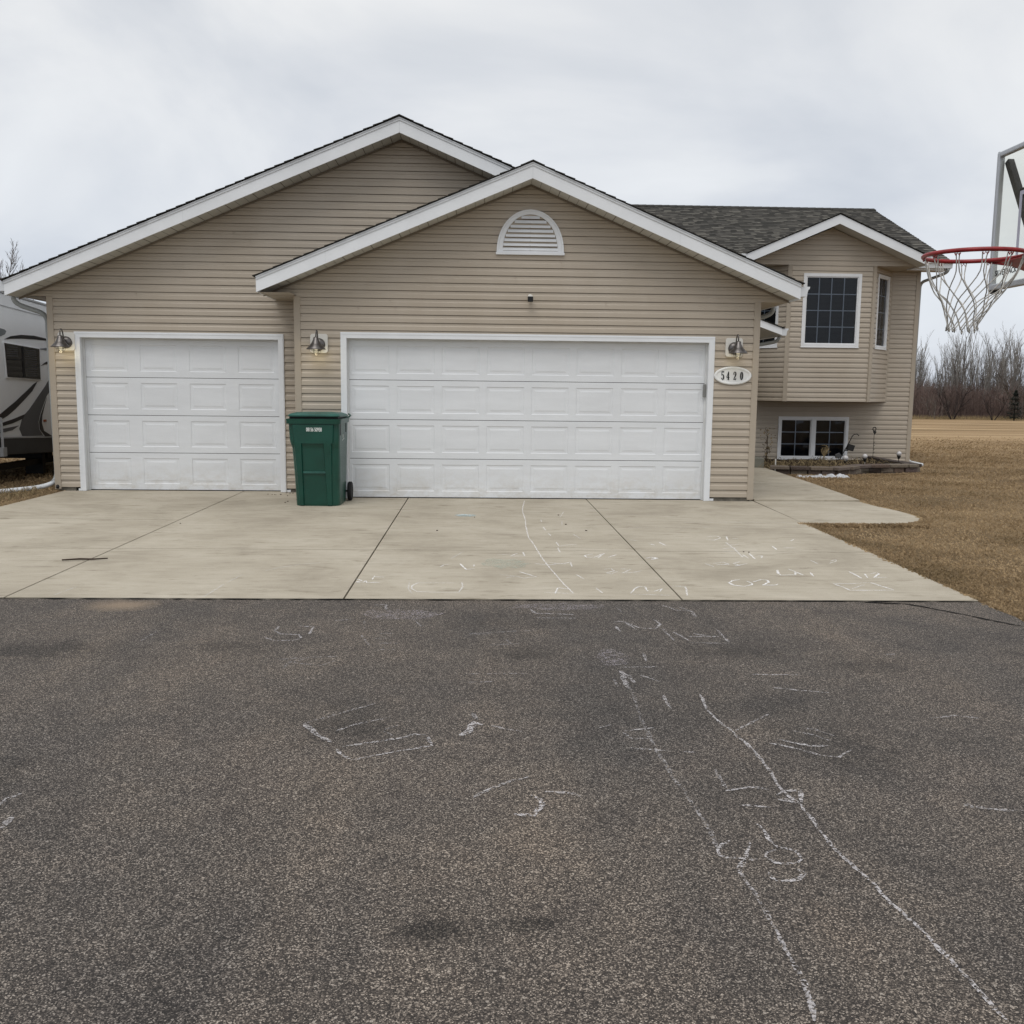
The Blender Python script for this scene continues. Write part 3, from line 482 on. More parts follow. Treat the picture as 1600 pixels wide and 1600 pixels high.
# returns and side walls
mb = MB()
siding(mb, [[(0, .05), (LY, .05), (LY, 2.7), (0, 2.7)]], (-.66, LY), (0, -1), .0528)
P(mb, 'return_wall', M['siding'])
mb = MB(); siding(mb, [[(0, .05), (7.6, .05), (7.6, 2.72), (0, 2.72)]], (-4.21, 8.33), (0, -1), .0528)
P(mb, 'side_wall', M['siding'])
mb = MB(); siding(mb, [[(0, .05), (8.3, .05), (8.3, 2.72), (0, 2.72)]], (5.54, 0), (0, 1), .0528)
P(mb, 'side_wall', M['siding'])
for a in ((-4.19, -3.95, LY + .004, LY + .15, -.12, .058), (-.64, -.2, .004, .15, -.12, .058), (W_ + .12, 5.52, .004, .15, -.12, .058), (-4.195, -4.05, LY + .15, 8.3, -.2, .05), (-.93, -.64, LY + .004, LY + .15, -.12, .058), (5.38, 5.525, .15, 8.29, -.2, .05)): P(MB().box(*a), 'foundation', M['found'])
# corner posts
def post(x0, x1, y0, y1, z0, z1, name='corner_post'):
    mb = MB(); mb.box(x0, x1, y0, y1, z0, z1); return P(mb, name, M['post'], bevel=.006)
post(-.692, -.605, -.024, .07, .02, 2.70)
post(5.478, 5.565, -.024, .07, .02, 2.70)
post(-4.235, -4.148, LY - .024, LY + .07, .02, 2.71)
# --- garage doors
def garage_door(x0, x1, y, cols, lab):
    yd = y + .105
    mb = MB(); H = .533
    for r in range(4):
        za = .012 + r * H; zb = za + H - .007
        cw = (x1 - x0) / cols
        # section face with holes for embossed panels
        holes = []
        for c in range(cols):
            cx = x0 + cw * (c + .5); holes.append((cx - .255, cx + .255, za + .083, zb - .075))
        for q in rects_with_holes(x0, x1, za, zb, holes):
            mb.face([(p[0], yd, p[1]) for p in q])
        for (a, b, c_, d) in holes:
            rings = [(0, 0), (.008, .0065), (.034, .0065), (.058, .002)]
            for (i0, d0), (i1, d1) in zip(rings[:-1], rings[1:]):
                o_ = [(a + i0, yd + d0, c_ + i0), (b - i0, yd + d0, c_ + i0), (b - i0, yd + d0, d - i0), (a + i0, yd + d0, d - i0)]
                i_ = [(a + i1, yd + d1, c_ + i1), (b - i1, yd + d1, c_ + i1), (b - i1, yd + d1, d - i1), (a + i1, yd + d1, d - i1)]
                for k in range(4): mb.face([o_[k], o_[(k + 1) % 4], i_[(k + 1) % 4], i_[k]])
            mb.face([(a + .058, yd + .002, c_ + .058), (b - .058, yd + .002, c_ + .058), (b - .058, yd + .002, d - .058), (a + .058, yd + .002, d - .058)])
        # section lip top and bottom
        mb.face([(x0, yd, zb), (x1, yd, zb), (x1, yd + .02, zb - .004), (x0, yd + .02, zb - .004)])
        mb.face([(x0, yd, za), (x0, yd + .02, za), (x1, yd + .02, za), (x1, yd, za)])
    d = P(mb, 'garage_door', M['door'], lab)
    mb = MB(); mb.box(x0, x1, yd + .021, yd + .05, .012, .012 + 4 * H); mb.box(x0, x1, yd - .004, yd + .03, 0.003, .013)
    P(mb, 'door_seal', M['black'], parent=d)
    return d
def P2(o, parent): return o
garage_door(-.005, W_ + .005, 0, 8, 'wide white sectional garage door with eight columns of raised panels')
garage_door(LX0 - .005, LX1 + .005, LY, 4, 'narrow white sectional garage door with four columns of raised panels')
def door_trim(x0, x1, y):
    mb = MB(); t = .078; yo = y - .030
    mb.box(x0 - t, x0, yo, y + .018, 0.004, ZT + t); mb.box(x1, x1 + t, yo, y + .018, 0.004, ZT + t); mb.box(x0, x1, yo, y + .018, ZT, ZT + t)
    # small stepped bead on the face
    mb.box(x0 - t + .010, x0 - t + .028, yo - .004, yo, .006, ZT + t - .01); mb.box(x1 + t - .028, x1 + t - .010, yo - .004, yo, .006, ZT + t - .01)
    mb.box(x0 - t + .028, x1 + t - .028, yo - .004, yo, ZT + t - .028, ZT + t - .010)
    mb.box(x0 - t - .035, x0 - t - .001, y - .012, y + .02, .004, .035); mb.box(x1 + t + .001, x1 + t + .06, y - .012, y + .02, .004, .035)
    tr = P(mb, 'door_trim', M['white'])
    mb = MB()
    mb.box(x0 - .03, x0 + .001, y + .018, y + .104, .004, ZT + .03); mb.box(x1 - .001, x1 + .03, y + .018, y + .104, .004, ZT + .03); mb.box(x0 + .001, x1 - .001, y + .018, y + .104, ZT - .001, ZT + .03)
    mb.box(x0 + .001, x0 + .018, y + .082, y + .101, .004, ZT - .002); mb.box(x1 - .018, x1 - .001, y + .082, y + .101, .004, ZT - .002); mb.box(x0 + .018, x1 - .018, y + .082, y + .101, ZT - .02, ZT - .002)
    P(mb, 'door_jamb', M['jamb'])
door_trim(0, W_, 0); door_trim(LX0, LX1, LY)
mb = MB(); mb.box(4.832, 4.872, .045, .070, 1.42, 1.60); kp = P(mb, 'door_keypad', simple('grey_plastic', (.22, .22, .21), .5), 'small grey keypad on the right jamb of the wide garage door', bevel=.006)
# J channel dark shadow at outer trim edges
# --- gable rakes
def rake(ax, az, x0, x1, yf, wall_y, topL=True, name='fascia', fh=.205, lab=None, zoff=0):
    """white rake board; slope line top z = az - SL*|x-ax| between x0..x1, front face at yf, soffit back to wall_y"""
    mb = MB(); md = MB(); ms = MB(); mg = MB()
    def top(x): return az - SL * abs(x - ax)
    segs = []
    if x0 < ax: segs.append((x0, min(ax, x1)))
    if x1 > ax: segs.append((max(ax, x0), x1))
    for a, b in segs:
        za, zb = top(a), top(b)
        mb.prism([(a, yf, za - fh), (b, yf, zb - fh), (b, yf, zb - .048), (a, yf, za - .048)], (0, .022, 0))
        md.prism([(a, yf - .010, za - .050), (b, yf - .010, zb - .050), (b, yf - .010, zb - .006), (a, yf - .010, za - .006)], (0, .032, 0))
        md.prism([(a, yf - .016, za - .022), (b, yf - .016, zb - .022), (b, yf - .016, zb - .008), (a, yf - .016, za - .008)], (0, .006, 0))
        # soffit planks perpendicular to the rake
        n = max(1, int(round(abs(b - a) / .122))); zs = .205 - .012
        for k in range(n):
            u0 = a + (b - a) * k / n; u1 = a + (b - a) * (k + 1) / n; gph = .004
            if k % 3 == 2: gph = .009
            A = (u0, yf + .022, top(u0) - zs); B = (u1 - gph, yf + .022, top(u1 - gph) - zs)
            ms.face([A, (u0, wall_y + .02, A[2]), (u1 - gph, wall_y + .02, B[2]), B])
            mg.face([(u1 - gph, yf + .022, top(u1 - gph) - zs + .004), (u1 - gph, wall_y, top(u1 - gph) - zs + .004), (u1, wall_y, top(u1) - zs + .004), (u1, yf + .022, top(u1) - zs + .004)])
            # J-channel at the wall
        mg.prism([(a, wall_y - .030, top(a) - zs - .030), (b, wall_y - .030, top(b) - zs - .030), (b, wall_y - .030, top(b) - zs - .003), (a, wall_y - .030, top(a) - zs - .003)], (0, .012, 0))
    f = P(mb, name, M['white'], lab)
    P(md, 'drip_edge', M['drip'])
    P(ms, 'soffit', M['soffit'])
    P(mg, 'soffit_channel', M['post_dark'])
    return f
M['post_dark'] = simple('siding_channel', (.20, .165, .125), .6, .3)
rake(2.44, 4.375, -1.085, 5.955, -.45, 0, lab='white rake board of the nearer gable over the wide garage door')
rake(.69, 5.085, -4.60, 2.42, .29, LY, lab='white rake board of the tall rear gable over the narrow garage door')
# mitre lines on fascia peaks
for ax, az, yf in ((2.44, 4.375, -.45), (.69, 5.085, .29)):
    mb = MB(); mb.box(ax - .0025, ax + .0025, yf - .0015, yf, az - .20, az - .05); P(mb, 'fascia_joint', M['drip'])
for ax, az, yf, x in ((2.44, 4.375, -.45, -.20), (2.44, 4.375, -.45, 4.35), (.69, 5.085, .29, -2.2)):
    z = az - SL * abs(x - ax); mb = MB(); mb.box(x - .0015, x + .0015, yf - .001, yf, z - .20, z - .05); P(mb, 'fascia_joint', M['drip'])
# eave fascia, horizontal soffits
def gutter(x, y0, y1, z, side, name='gutter'):
    """K-style gutter along Y on fascia at x; side +1 projects to +x"""
    s = side; mb = MB()
    prof = [(0, 0), (0, .125), (.008, .125), (.010, .010), (.078, .010), (.092, .052), (.112, .080), (.112, .118), (.104, .126), (.122, .128), (.122, .074), (.102, .046), (.088, 0)]
    prof = [(0, .0), (0, .125), (.122, .128), (.118, .100), (.100, .085), (.092, .05), (.086, .0)]
    n = len(prof)
    pts0 = [(x + s * a, y0, z + b) for a, b in prof]
    # hollow trough: outer skin without the top, plus end caps
    for k in range(n):
        if k == 1: continue
        a, b = prof[k], prof[(k + 1) % n]
        mb.face([(x + s * a[0], y0, z + a[1]), (x + s * b[0], y0, z + b[1]), (x + s * b[0], y1, z + b[1]), (x + s * a[0], y1, z + a[1])])
    mb.prism(pts0, (0, .004, 0)); mb.prism([(p[0], y1, p[2]) for p in pts0], (0, -.004, 0))
    return P(mb, name, M['gutter_white'], bevel=0)
M['gutter_white'] = simple('white_gutter', (.64, .66, .68), .35, .5, var=.05)
mb = MB()
for a in ((-1.085, -1.065, -.428, LY, 2.70, 2.868), (5.935, 5.955, -.428, 8.28, 2.70, 2.86), (-4.60, -4.58, .312, 8.3, 2.70, 2.87)): P(MB().box(*a), 'fascia', M['white'])

mb = MB()
P(MB().face([(-4.58, LY, 2.706), (-4.2, LY, 2.706), (-4.2, 8.3, 2.706), (-4.58, 8.3, 2.706)]), 'eave_soffit', M['post'])
P(MB().face([(5.5, 0, 2.704), (5.935, 0, 2.704), (5.935, 8.28, 2.704), (5.5, 8.28, 2.704)]), 'eave_soffit', M['post'])
mb.face([(-1.065, -.428, 2.704), (-.66, -.428, 2.704), (-.66, LY, 2.704), (-1.065, LY, 2.704)])
P(mb, 'eave_soffit', M['post'])
gutter(5.955, -.44, 8.2, 2.742, 1); gutter(-4.60, .30, 8.2, 2.738, -1)
# --- roofs
def slope_roof(ax, az, side, x_e, y0, y1, lab, name='garage_roof'):
    up = Vector((-side, 0, SL)).normalized(); ze = az - SL * abs(x_e - ax)
    length = abs(x_e - ax) * math.sqrt(1 + SL * SL)
    if side > 0: return roof_plane(name, house, (x_e, y0, ze), (x_e, y1, ze), up, length, lab)
    return roof_plane(name, house, (x_e, y0, ze), (x_e, y1, ze), up, length, lab)
slope_roof(2.44, 4.378, 1, 5.985, -.475, .255, 'shingled right slope over the wide garage door')
slope_roof(2.44, 4.378, -1, -1.115, -.475, LY, 'shingled left slope of the nearer gable')
slope_roof(.69, 5.092, 1, 5.985, .262, 9.75, 'shingled right slope of the tall gable')
slope_roof(.69, 5.092, -1, -4.63, .262, 9.75, 'shingled left slope of the tall gable')
def ridge_cap(x, z, y0, y1, sl=SL):
    mb = MB(); y = y0; k = 0
    while y < y1:
        y2 = min(y + .16, y1); h = .016
        for s in (-1, 1):
            mb.prism([(x, y, z + h), (x + s * .15, y, z + h - .15 * sl - .002), (x + s * .15, y, z + h - .15 * sl - .010), (x, y, z + h - .010)], (0, y2 - y + .03, -.006))
        y = y2
    return P(mb, 'ridge_cap', M['shingle'])
ridge_cap(2.44, 4.378, -.478, .75); ridge_cap(.69, 5.092, .259, 9.7)

# --- main house (right wing)
HX1 = 11.45; HY = 8.30
mb = MB()
lw = (8.445, 10.03, -.005, .955)
siding(mb, rects_with_holes(5.55, HX1 - .03, -.04, 4.15, [lw, (7.60, 10.75, 1.32, 4.15)]), (0, HY), (1, 0), -.0448)
siding(mb, [[(-4.95, 2.4), (5.55, 2.4), (5.55, 4.15), (-4.95, 4.15)]], (0, HY), (1, 0), -.0448)
P(mb, 'wing_wall', M['siding'], 'front siding wall of the right wing')
mb = MB(); siding(mb, [[(0, -.04), (8.2, -.04), (8.2, 4.15), (0, 4.15)], [(-.0, 4.15), (8.2, 4.15), (4.1, 5.86)]], (HX1, HY), (0, 1), -.0448); P(mb, 'side_wall', M['siding'])
mb = MB(); siding(mb, [[(0, -.04), (16.4, -.04), (16.4, 4.15), (0, 4.15)]], (HX1, HY + 8.2), (-1, 0), -.0448); P(mb, 'rear_wall', M['siding'])
mb = MB(); siding(mb, [[(0, -.04), (8.2, -.04), (8.2, 4.15), (0, 4.15)], [(0, 4.15), (8.2, 4.15), (4.1, 5.86)]], (-4.95, HY + 8.2), (0, -1), -.0448); P(mb, 'side_wall', M['siding'])
for a in ((5.54, HX1 - .03, HY + .004, HY + .2, -.4, -.035), (HX1 - .17, HX1 - .012, HY + .2, HY + 8.1, -.5, -.035)): P(MB().box(*a), 'foundation', M['found'])
post(HX1 - .085, HX1 + .01, HY - .024, HY + .08, -.09, 4.14)
# bay
BY = 7.40; bx0, bx1 = 8.28, 10.07; lx, rx = 7.53, 10.82
big = (8.565, 9.80, 2.447, 3.972)
mb = MB()
siding(mb, rects_with_holes(bx0, bx1, 1.305, 4.14, [big]), (0, BY), (1, 0), 1.29)
Ls = math.hypot(.75, .9)
rw = (.235, .99, 2.44, 4.0)
siding(mb, rects_with_holes(0, Ls, 1.305, 4.14, [rw]), (bx1, BY), (.75, .9), 1.29)
lwn = (Ls - .99, Ls - .235, 2.44, 4.0)
siding(mb, rects_with_holes(0, Ls, 1.305, 4.14, [lwn]), (lx, HY), (.75, -.9), 1.29)
siding(mb, [[(7.30, 4.14), (10.955, 4.14), (9.128, 4.902)]], (0, BY), (1, 0), 1.29)
P(mb, 'bay_wall', M['siding'], 'three-sided bay wall with the gable above it')
mb = MB(); mb.prism([(lx, HY, 1.305), (bx0, BY, 1.305), (bx1, BY, 1.305), (rx, HY, 1.305)], (0, 0, -.006)); P(mb, 'bay_floor', M['post'])
def vpost(x, y, ang, z0=1.30, z1=4.14, w=.085):
    mb = MB(); c, s = math.cos(ang), math.sin(ang)
    pts = [(-w / 2, -.026), (w / 2, -.026), (w / 2, .03), (-w / 2, .03)]
    mb.prism([(x + a * c - b * s, y + a * s + b * c, z0) for a, b in pts], (0, 0, z1 - z0)); P(mb, 'corner_post', M['post'])
vpost(bx0, BY, -.44); vpost(bx1, BY, .44)
vpost(rx, HY - .01, .0, w=.05)
# bay gable rake, main eaves
ms_y = 6.95
mb = MB(); md = MB()
gx, gz, gh = 9.115, 5.112, 1.875
def gtop(x): return gz - .43 * abs(x - gx)
for a, b in ((gx - gh, gx), (gx, gx + gh)):
    za, zb = gtop(a), gtop(b)
    mb.prism([(a, ms_y, za - .195), (b, ms_y, zb - .195), (b, ms_y, zb - .012), (a, ms_y, za - .012)], (0, .022, 0))
    md.face([(a, ms_y + .022, za - .188), (a, BY + .02, za - .188), (b, BY + .02, zb - .188), (b, ms_y + .022, zb - .188)])
P(mb, 'fascia', M['white'], 'white rake board of the small gable above the bay window')
P(md, 'soffit', M['soffit'])
mb = MB(); mb.face([(7.29, BY - .012, 4.138), (10.96, BY - .012, 4.138), (10.96, HY, 4.138), (7.29, HY, 4.138)])
mb.face([(10.986, 7.92, 4.1385), (11.9, 7.92, 4.1385), (11.9, HY, 4.1385), (10.986, HY, 4.1385)]); mb.face([(-5.0, 7.92, 4.1385), (7.244, 7.92, 4.1385), (7.244, HY, 4.1385), (-5.0, HY, 4.1385)])
P(mb, 'soffit', M['post'], 'level soffit around the bay')
for a in ((gx + gh - .02, gx + gh, ms_y + .022, 7.9, 4.12, 4.30), (gx - gh, gx - gh + .02, ms_y + .022, 7.9, 4.12, 4.30), (10.99, 11.9, 7.9, 7.922, 4.13, 4.31), (-5.0, 7.24, 7.9, 7.922, 4.13, 4.31)): P(MB().box(*a), 'fascia', M['white'])
mb = MB(); mb.prism([(11.88, 7.92, 4.13), (11.88, 7.92, 4.31), (11.88, 12.4, 6.19), (11.88, 12.4, 6.0)], (.02, 0, 0)); mb.prism([(11.88, 16.9, 4.13), (11.88, 16.9, 4.31), (11.88, 12.4, 6.19), (11.88, 12.4, 6.0)], (.02, 0, 0))
P(mb, 'fascia', M['white'])
gutter(gx - gh, ms_y + .0, 7.6, 4.165, -1); gutter(gx + gh, ms_y + .0, 7.86, 4.165, 1)
# front gutter on the right end of the wing (along X)
mb = MB(); prof = [(0, .0), (0, .125), (-.122, .128), (-.118, .100), (-.100, .085), (-.092, .05), (-.086, .0)]
for k in range(len(prof)):
    if k == 1: continue
    a, b = prof[k], prof[(k + 1) % len(prof)]
    mb.face([(11.10, 7.9 + a[0], 4.17 + a[1]), (11.92, 7.9 + a[0], 4.17 + a[1]), (11.92, 7.9 + b[0], 4.17 + b[1]), (11.10, 7.9 + b[0], 4.17 + b[1])])
mb.prism([(11.92, 7.9 + a, 4.17 + b) for a, b in prof], (-.004, 0, 0)); mb.prism([(11.10, 7.9 + a, 4.17 + b) for a, b in prof], (.004, 0, 0)); P(mb, 'gutter', M['gutter_white'])
MS = 1.87 / 4.5
upm = Vector((0, 1, MS)).normalized(); ml = 4.5 * math.sqrt(1 + MS * MS)
roof_plane('main_roof', house, (11.93, 7.87, 4.325), (5.2, 7.87, 4.325), upm, ml, 'weathered dark shingled front slope of the right wing')
roof_plane('main_roof', house, (5.2, 7.87, 4.325), (-5.0, 7.87, 4.325), upm, ml)
mb = MB(); mb.face([(11.93, 12.4, 6.20), (11.93, 16.95, 4.3), (-5.0, 16.95, 4.3), (-5.0, 12.4, 6.20)]); P(mb, 'rear_roof', M['shingle'])
mb = MB(); x = -5.0
while x < 11.93:
    x2 = min(x + .2, 11.93)
    for s in (-1, 1): mb.prism([(x, 12.39, 6.222), (x, 12.39 + s * .16, 6.222 - .16 * MS), (x, 12.39 + s * .16, 6.208 - .16 * MS), (x, 12.39, 6.208)], (x2 - x + .03, 0, .006))
    x = x2
P(mb, 'ridge_cap', M['shingle'])
# bay gable roof slopes (valleys clipped)
gsl = .43; glen = (gh + .03) * math.sqrt(1 + gsl * gsl)
yv = 7.9 + (gz - 4.33) / MS
for s in (-1, 1):
    x_e = gx + s * (gh + .03); ze = gz + .004 - gsl * (gh + .03)
    up = Vector((-s, 0, gsl)).normalized()
    poly = [(0, 0), (1.0, 0), (yv - 6.925 + .05, glen), (0, glen)]
    roof_plane('gable_roof', house, (x_e, 6.925, ze), (x_e, 6.925 + 3.2, ze), up, glen, None, poly=poly)
ridge_cap(gx, gz + .004, 6.922, yv, .43)

# --- windows
def window(name, org, ux, rect, cols, rows, tw, sash=None, lab=None, blind=True, mt=.012, glassm='glass', box=True):
    """frame, pane, muntins on a wall plane; rect = s0,s1,z0,z1 outer trim"""
    ux = Vector((*ux, 0)).normalized(); nn = Vector((ux.y, -ux.x, 0)); org = Vector((*org, 0))
    def pt(s, d, z): return org + ux * s + nn * d + Vector((0, 0, z))
    def bx(mb, s0, s1, d0, d1, z0, z1): mb.prism([pt(s0, d0, z0), pt(s1, d0, z0), pt(s1, d0, z1), pt(s0, d0, z1)], nn * (d1 - d0))
    s0, s1, z0, z1 = rect
    mb = MB()
    # outer casing
    bx(mb, s0, s0 + tw, -.03, .026, z0, z1); bx(mb, s1 - tw, s1, -.03, .026, z0, z1); bx(mb, s0 + tw, s1 - tw, -.03, .026, z1 - tw, z1); bx(mb, s0 + tw, s1 - tw, -.03, .026, z0, z0 + tw)
    bx(mb, s0 - .01, s1 + .01, .0, .034, z0 - .012, z0)
    frame = P(mb, 'window_frame', M['window_frame'], lab)
    sashes = sash or [(s0 + tw, s1 - tw)]
    for a, b in sashes:
        mb = MB(); c, d = z0 + tw, z1 - tw
        t = .022
        bx(mb, a, a + t, -.05, .010, c, d); bx(mb, b - t, b, -.05, .010, c, d); bx(mb, a + t, b - t, -.05, .010, d - t, d); bx(mb, a + t, b - t, -.05, .010, c, c + t)
        ch(mb, 'sash', M['window_frame'], frame)
        a2, b2, c2, d2 = a + t, b - t, c + t, d - t
        mb = MB()
        for i in range(1, cols):
            s = a2 + (b2 - a2) * i / cols; bx(mb, s - mt / 2, s + mt / 2, -.034, -.024, c2, d2)
        for j in range(1, rows):
            z = c2 + (d2 - c2) * j / rows; bx(mb, a2, b2, -.033, -.0235, z - mt / 2, z + mt / 2)
        ch(mb, 'muntin', M['muntin'], frame)
        mb = MB(); mb.face([pt(a2, -.020, c2), pt(b2, -.020, c2), pt(b2, -.020, d2), pt(a2, -.020, d2)]); ch(mb, 'pane', M[glassm], frame)
        if blind:
            mb = MB(); z = d2 - .01
            while z > c2:
                A = [pt(a2, -.085, z), pt(b2, -.085, z), pt(b2, -.108, z - .017), pt(a2, -.108, z - .017)]; mb.face(A); z -= .026
            ch(mb, 'blind', M['blind'], frame)
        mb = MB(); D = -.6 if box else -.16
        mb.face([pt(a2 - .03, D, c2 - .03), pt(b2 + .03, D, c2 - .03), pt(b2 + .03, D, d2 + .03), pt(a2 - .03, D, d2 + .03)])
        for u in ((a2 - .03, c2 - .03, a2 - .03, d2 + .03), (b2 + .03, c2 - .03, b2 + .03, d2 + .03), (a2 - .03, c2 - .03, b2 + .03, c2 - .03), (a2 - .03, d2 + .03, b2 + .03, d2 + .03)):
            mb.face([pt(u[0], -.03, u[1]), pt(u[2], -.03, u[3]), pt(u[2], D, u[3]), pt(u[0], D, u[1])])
        ch(mb, 'dark_room_box', M['dark'], frame)  # near-black box: the unlit room's shade put into its colour
    return frame
def ch(mb, name, mat, frame, lab=None, smooth=False):
    o = mb.build(name, mat, None, smooth=smooth); o.parent = frame
    # frame carries the house offset through its own parent inverse; its local space equals world space here
    if lab: o['label'] = lab
    return o
window('w', (0, BY), (1, 0), big, 4, 4, .062, lab='large white-framed bay window with a four by four grid', mt=.020)
window('w', (bx1, BY), (.75, .9), rw, 2, 4, .05, lab='narrow angled window on the right side of the bay', mt=.013)
window('w', (lx, HY), (.75, -.9), lwn, 2, 4, .05, lab='narrow angled window on the left side of the bay, mostly hidden by the garage eave', mt=.013)
window('w', (0, HY), (1, 0), lw, 2, 3, .060, sash=[(8.505, 9.195), (9.28, 9.97)], lab='low double casement window beneath the bay', mt=.019)
mb = MB(); mb.box(9.195, 9.28, HY - .028, HY + .03, .056, .894); mb.box(9.2345, 9.2405, HY - .030, HY - .028, .05, .90); P(mb, 'window_mullion', M['window_frame'])

# --- half-round gable vent
vent = None
mb = MB(); cx, zb, r, rh = 2.44, 3.300, .447, .585
def arch(r_, rh_, z0, n=28): return [(cx + r_ * math.cos(math.pi * k / n), z0 + rh_ * (math.sin(math.pi * k / n) ** .92)) for k in range(n + 1)]
def ringface(mb, A, B, ya, yb):
    for k in range(len(A) - 1): mb.face([(A[k][0], ya, A[k][1]), (A[k + 1][0], ya, A[k + 1][1]), (B[k + 1][0], yb, B[k + 1][1]), (B[k][0], yb, B[k][1])])
o1 = arch(.447, .555, zb); i0 = arch(.425, .535, zb + .0); i1 = arch(.415, .525, zb + .01); i2 = arch(.365, .475, zb + .02)
ringface(mb, o1, o1, -.045, .0); ringface(mb, o1, i0, -.045, -.045); ringface(mb, i0, i1, -.045, -.036); ringface(mb, i1, i2, -.036, -.034); ringface(mb, i2, i2, -.034, -.004)
mb.box(cx - .455, cx + .455, -.052, 0, zb - .028, zb + .004); mb.box(cx - .43, cx + .43, -.044, -.004, zb + .004, zb + .022)
vf = P(mb, 'gable_vent', M['white'], 'half-round white louvred vent high in the nearer gable')
mb = MB(); n = 8
for k in range(n):
    z = zb + .030 + k * .0585; f = min(1, max(0, (z + .03 - zb - .02) / .475)); w = .365 * math.sqrt(max(0, 1 - f ** 2.1)) 
    if w < .05: continue
    mb.prism([(cx - w, -.034, z), (cx + w, -.034, z), (cx + w, -.010, z + .040), (cx - w, -.010, z + .040)], (0, -.004, -.003))
    mb.box(cx - .010, cx + .010, -.040, -.036, z, z + .012)
ch(mb, 'louvre', M['white'], vf)
mb = MB(); mb.face([(p[0], -.002, p[1]) for p in arch(.37, .48, zb + .015)]); ch(mb, 'vent_backing', M['found'], vf)

# --- downspouts of the house
def spout(pts, name='downspout', mat='downspout', r=.040, lab=None):
    mb = MB(); mb.tube(pts, r, 10, flat=.75); return P(mb, name, M[mat], lab, smooth=True)
def arc_pts(P0, P1, P2, n=6):
    P0, P1, P2 = Vector(P0), Vector(P1), Vector(P2)
    return [tuple((1 - t) ** 2 * P0 + 2 * t * (1 - t) * P1 + t * t * P2) for t in [k / n for k in range(n + 1)]]
def cspout(corners, rad=.12, **k):
    pts = [corners[0]]
    for a, b, c in zip(corners[:-2], corners[1:-1], corners[2:]):
        a, b, c = Vector(a), Vector(b), Vector(c)
        u = (a - b).normalized() * min(rad, (a - b).length * .45); w = (c - b).normalized() * min(rad, (c - b).length * .45)
        pts += arc_pts(b + u, b, b + w)
    pts.append(corners[-1]); return spout(pts, **k)
cspout([(-4.655, .62, 2.745), (-4.64, .66, 2.60), (-4.285, .84, 2.47), (-4.265, .86, .18), (-4.30, .78, .10)], lab='grey downspout at the left corner of the garage')
cspout([(6.03, .95, 2.745), (6.02, 1.0, 2.62), (5.62, 1.12, 2.50), (5.60, 1.12, .15), (5.64, 1.0, .09)], lab='grey downspout on the right side wall of the garage')
cspout([(11.86, 7.84, 4.17), (11.84, 7.90, 4.08), (11.53, 8.46, 3.93), (11.515, 8.50, .05)], lab='grey downspout at the right corner of the house')
cspout([(11.515, 8.50, .05), (11.52, 8.46, -.05), (11.68, 8.10, -.09)], mat='pvc', lab='white elbow at the foot of the right downspout', name='downspout_elbow')
mb = MB(); mb.tube(arc_pts((-4.28, .80, .115), (-4.36, .70, .055), (-4.52, .54, .045)) + [(-4.80, .27, .03), (-5.6, -.5, .0), (-5.9, -.8, -.005)], .042, 10, flat=.8)
P(mb, 'drain_extension', M['pvc'], 'white drain pipe running over the ground from the left downspout', smooth=True)
mb = MB(); mb.tube([(-4.18, .66, .05), (-4.17, .64, .075), (-4.16, .62, .05)], .022, 8); P(mb, 'drain_stub', M['black'], smooth=True)

# --- small entry roof between garage and bay
mb = MB(); ey = 4.5
def et(x): return 2.66 - .35 * (x - 7.26)
mb.prism([(5.6, ey, et(5.6) - .135), (7.26, ey, et(7.26) - .135), (7.26, ey, et(7.26) - .01), (5.6, ey, et(5.6) - .01)], (0, .022, 0))
mb.box(7.24, 7.26, ey + .022, 8.2, 2.52, 2.64)
P(mb, 'fascia', M['white'], 'white fascia of the low entry roof')
mb = MB(); mb.face([(5.6, ey + .02, et(5.6) - .13), (7.24, ey + .02, et(7.24) - .13), (7.24, 8.28, et(7.24) - .13), (5.6, 8.28, et(5.6) - .13)]); P(mb, 'soffit', M['soffit'])
upv = Vector((-1, 0, .35)).normalized(); roof_plane('entry_roof', house, (7.30, ey - .02, et(7.30)), (7.30, 8.28, et(7.30)), upv, 1.8, 'low shingled roof over the entry')
gutter(7.26, ey, 8.1, 2.515, 1)
cspout([(7.31, 4.8, 2.50), (7.28, 4.85, 2.42), (5.62, 5.4, 2.12), (5.60, 5.4, .1)], lab='downspout under the entry roof')
# entry steps
tag(MB().box(5.62, 7.375, 5.62, 8.25, -.10, .205).build('stoop', M['stoop'], bevel=.012), 'grey concrete stoop at the end of the walkway beside the garage', 'step')

# ------------------------------------------------------------------ ground and paving
def gh_(x, y):
    d = max(0, y - 1.5); z = -.035 - .0146 * d
    if y < 1.5: z = -.035
    if x < -4.1: z -= .01 * min(4, (-4.1 - x))
    return z
xs = sorted({*[-320 + 20 * k for k in range(14)], *[-40 + 2.5 * k for k in range(14)], *[-6 + .5 * k for k in range(52)], *[20 + 4 * k for k in range(21)], *[110 + 30 * k for k in range(9)]})
ys = sorted({*[-120 + 20 * k for k in range(6)], *[-16 + .5 * k for k in range(60)], *[14 + 2 * k for k in range(44)], *[104 + 20 * k for k in range(16)]})
mb = MB(); idx = {}
for j, y in enumerate(ys):
    for i, x in enumerate(xs):
        z = gh_(x, y)
        if (x < -4.4 or x > 7.6 or y < -7): z += .022 * noise.noise(Vector((x * .8, y * .8, 0))) * (1 if y < 40 else 3)
        if y > 250: z -= (y - 250) * .0
        mb.v.append((x, y, min(z, -.016)))
nx = len(xs)
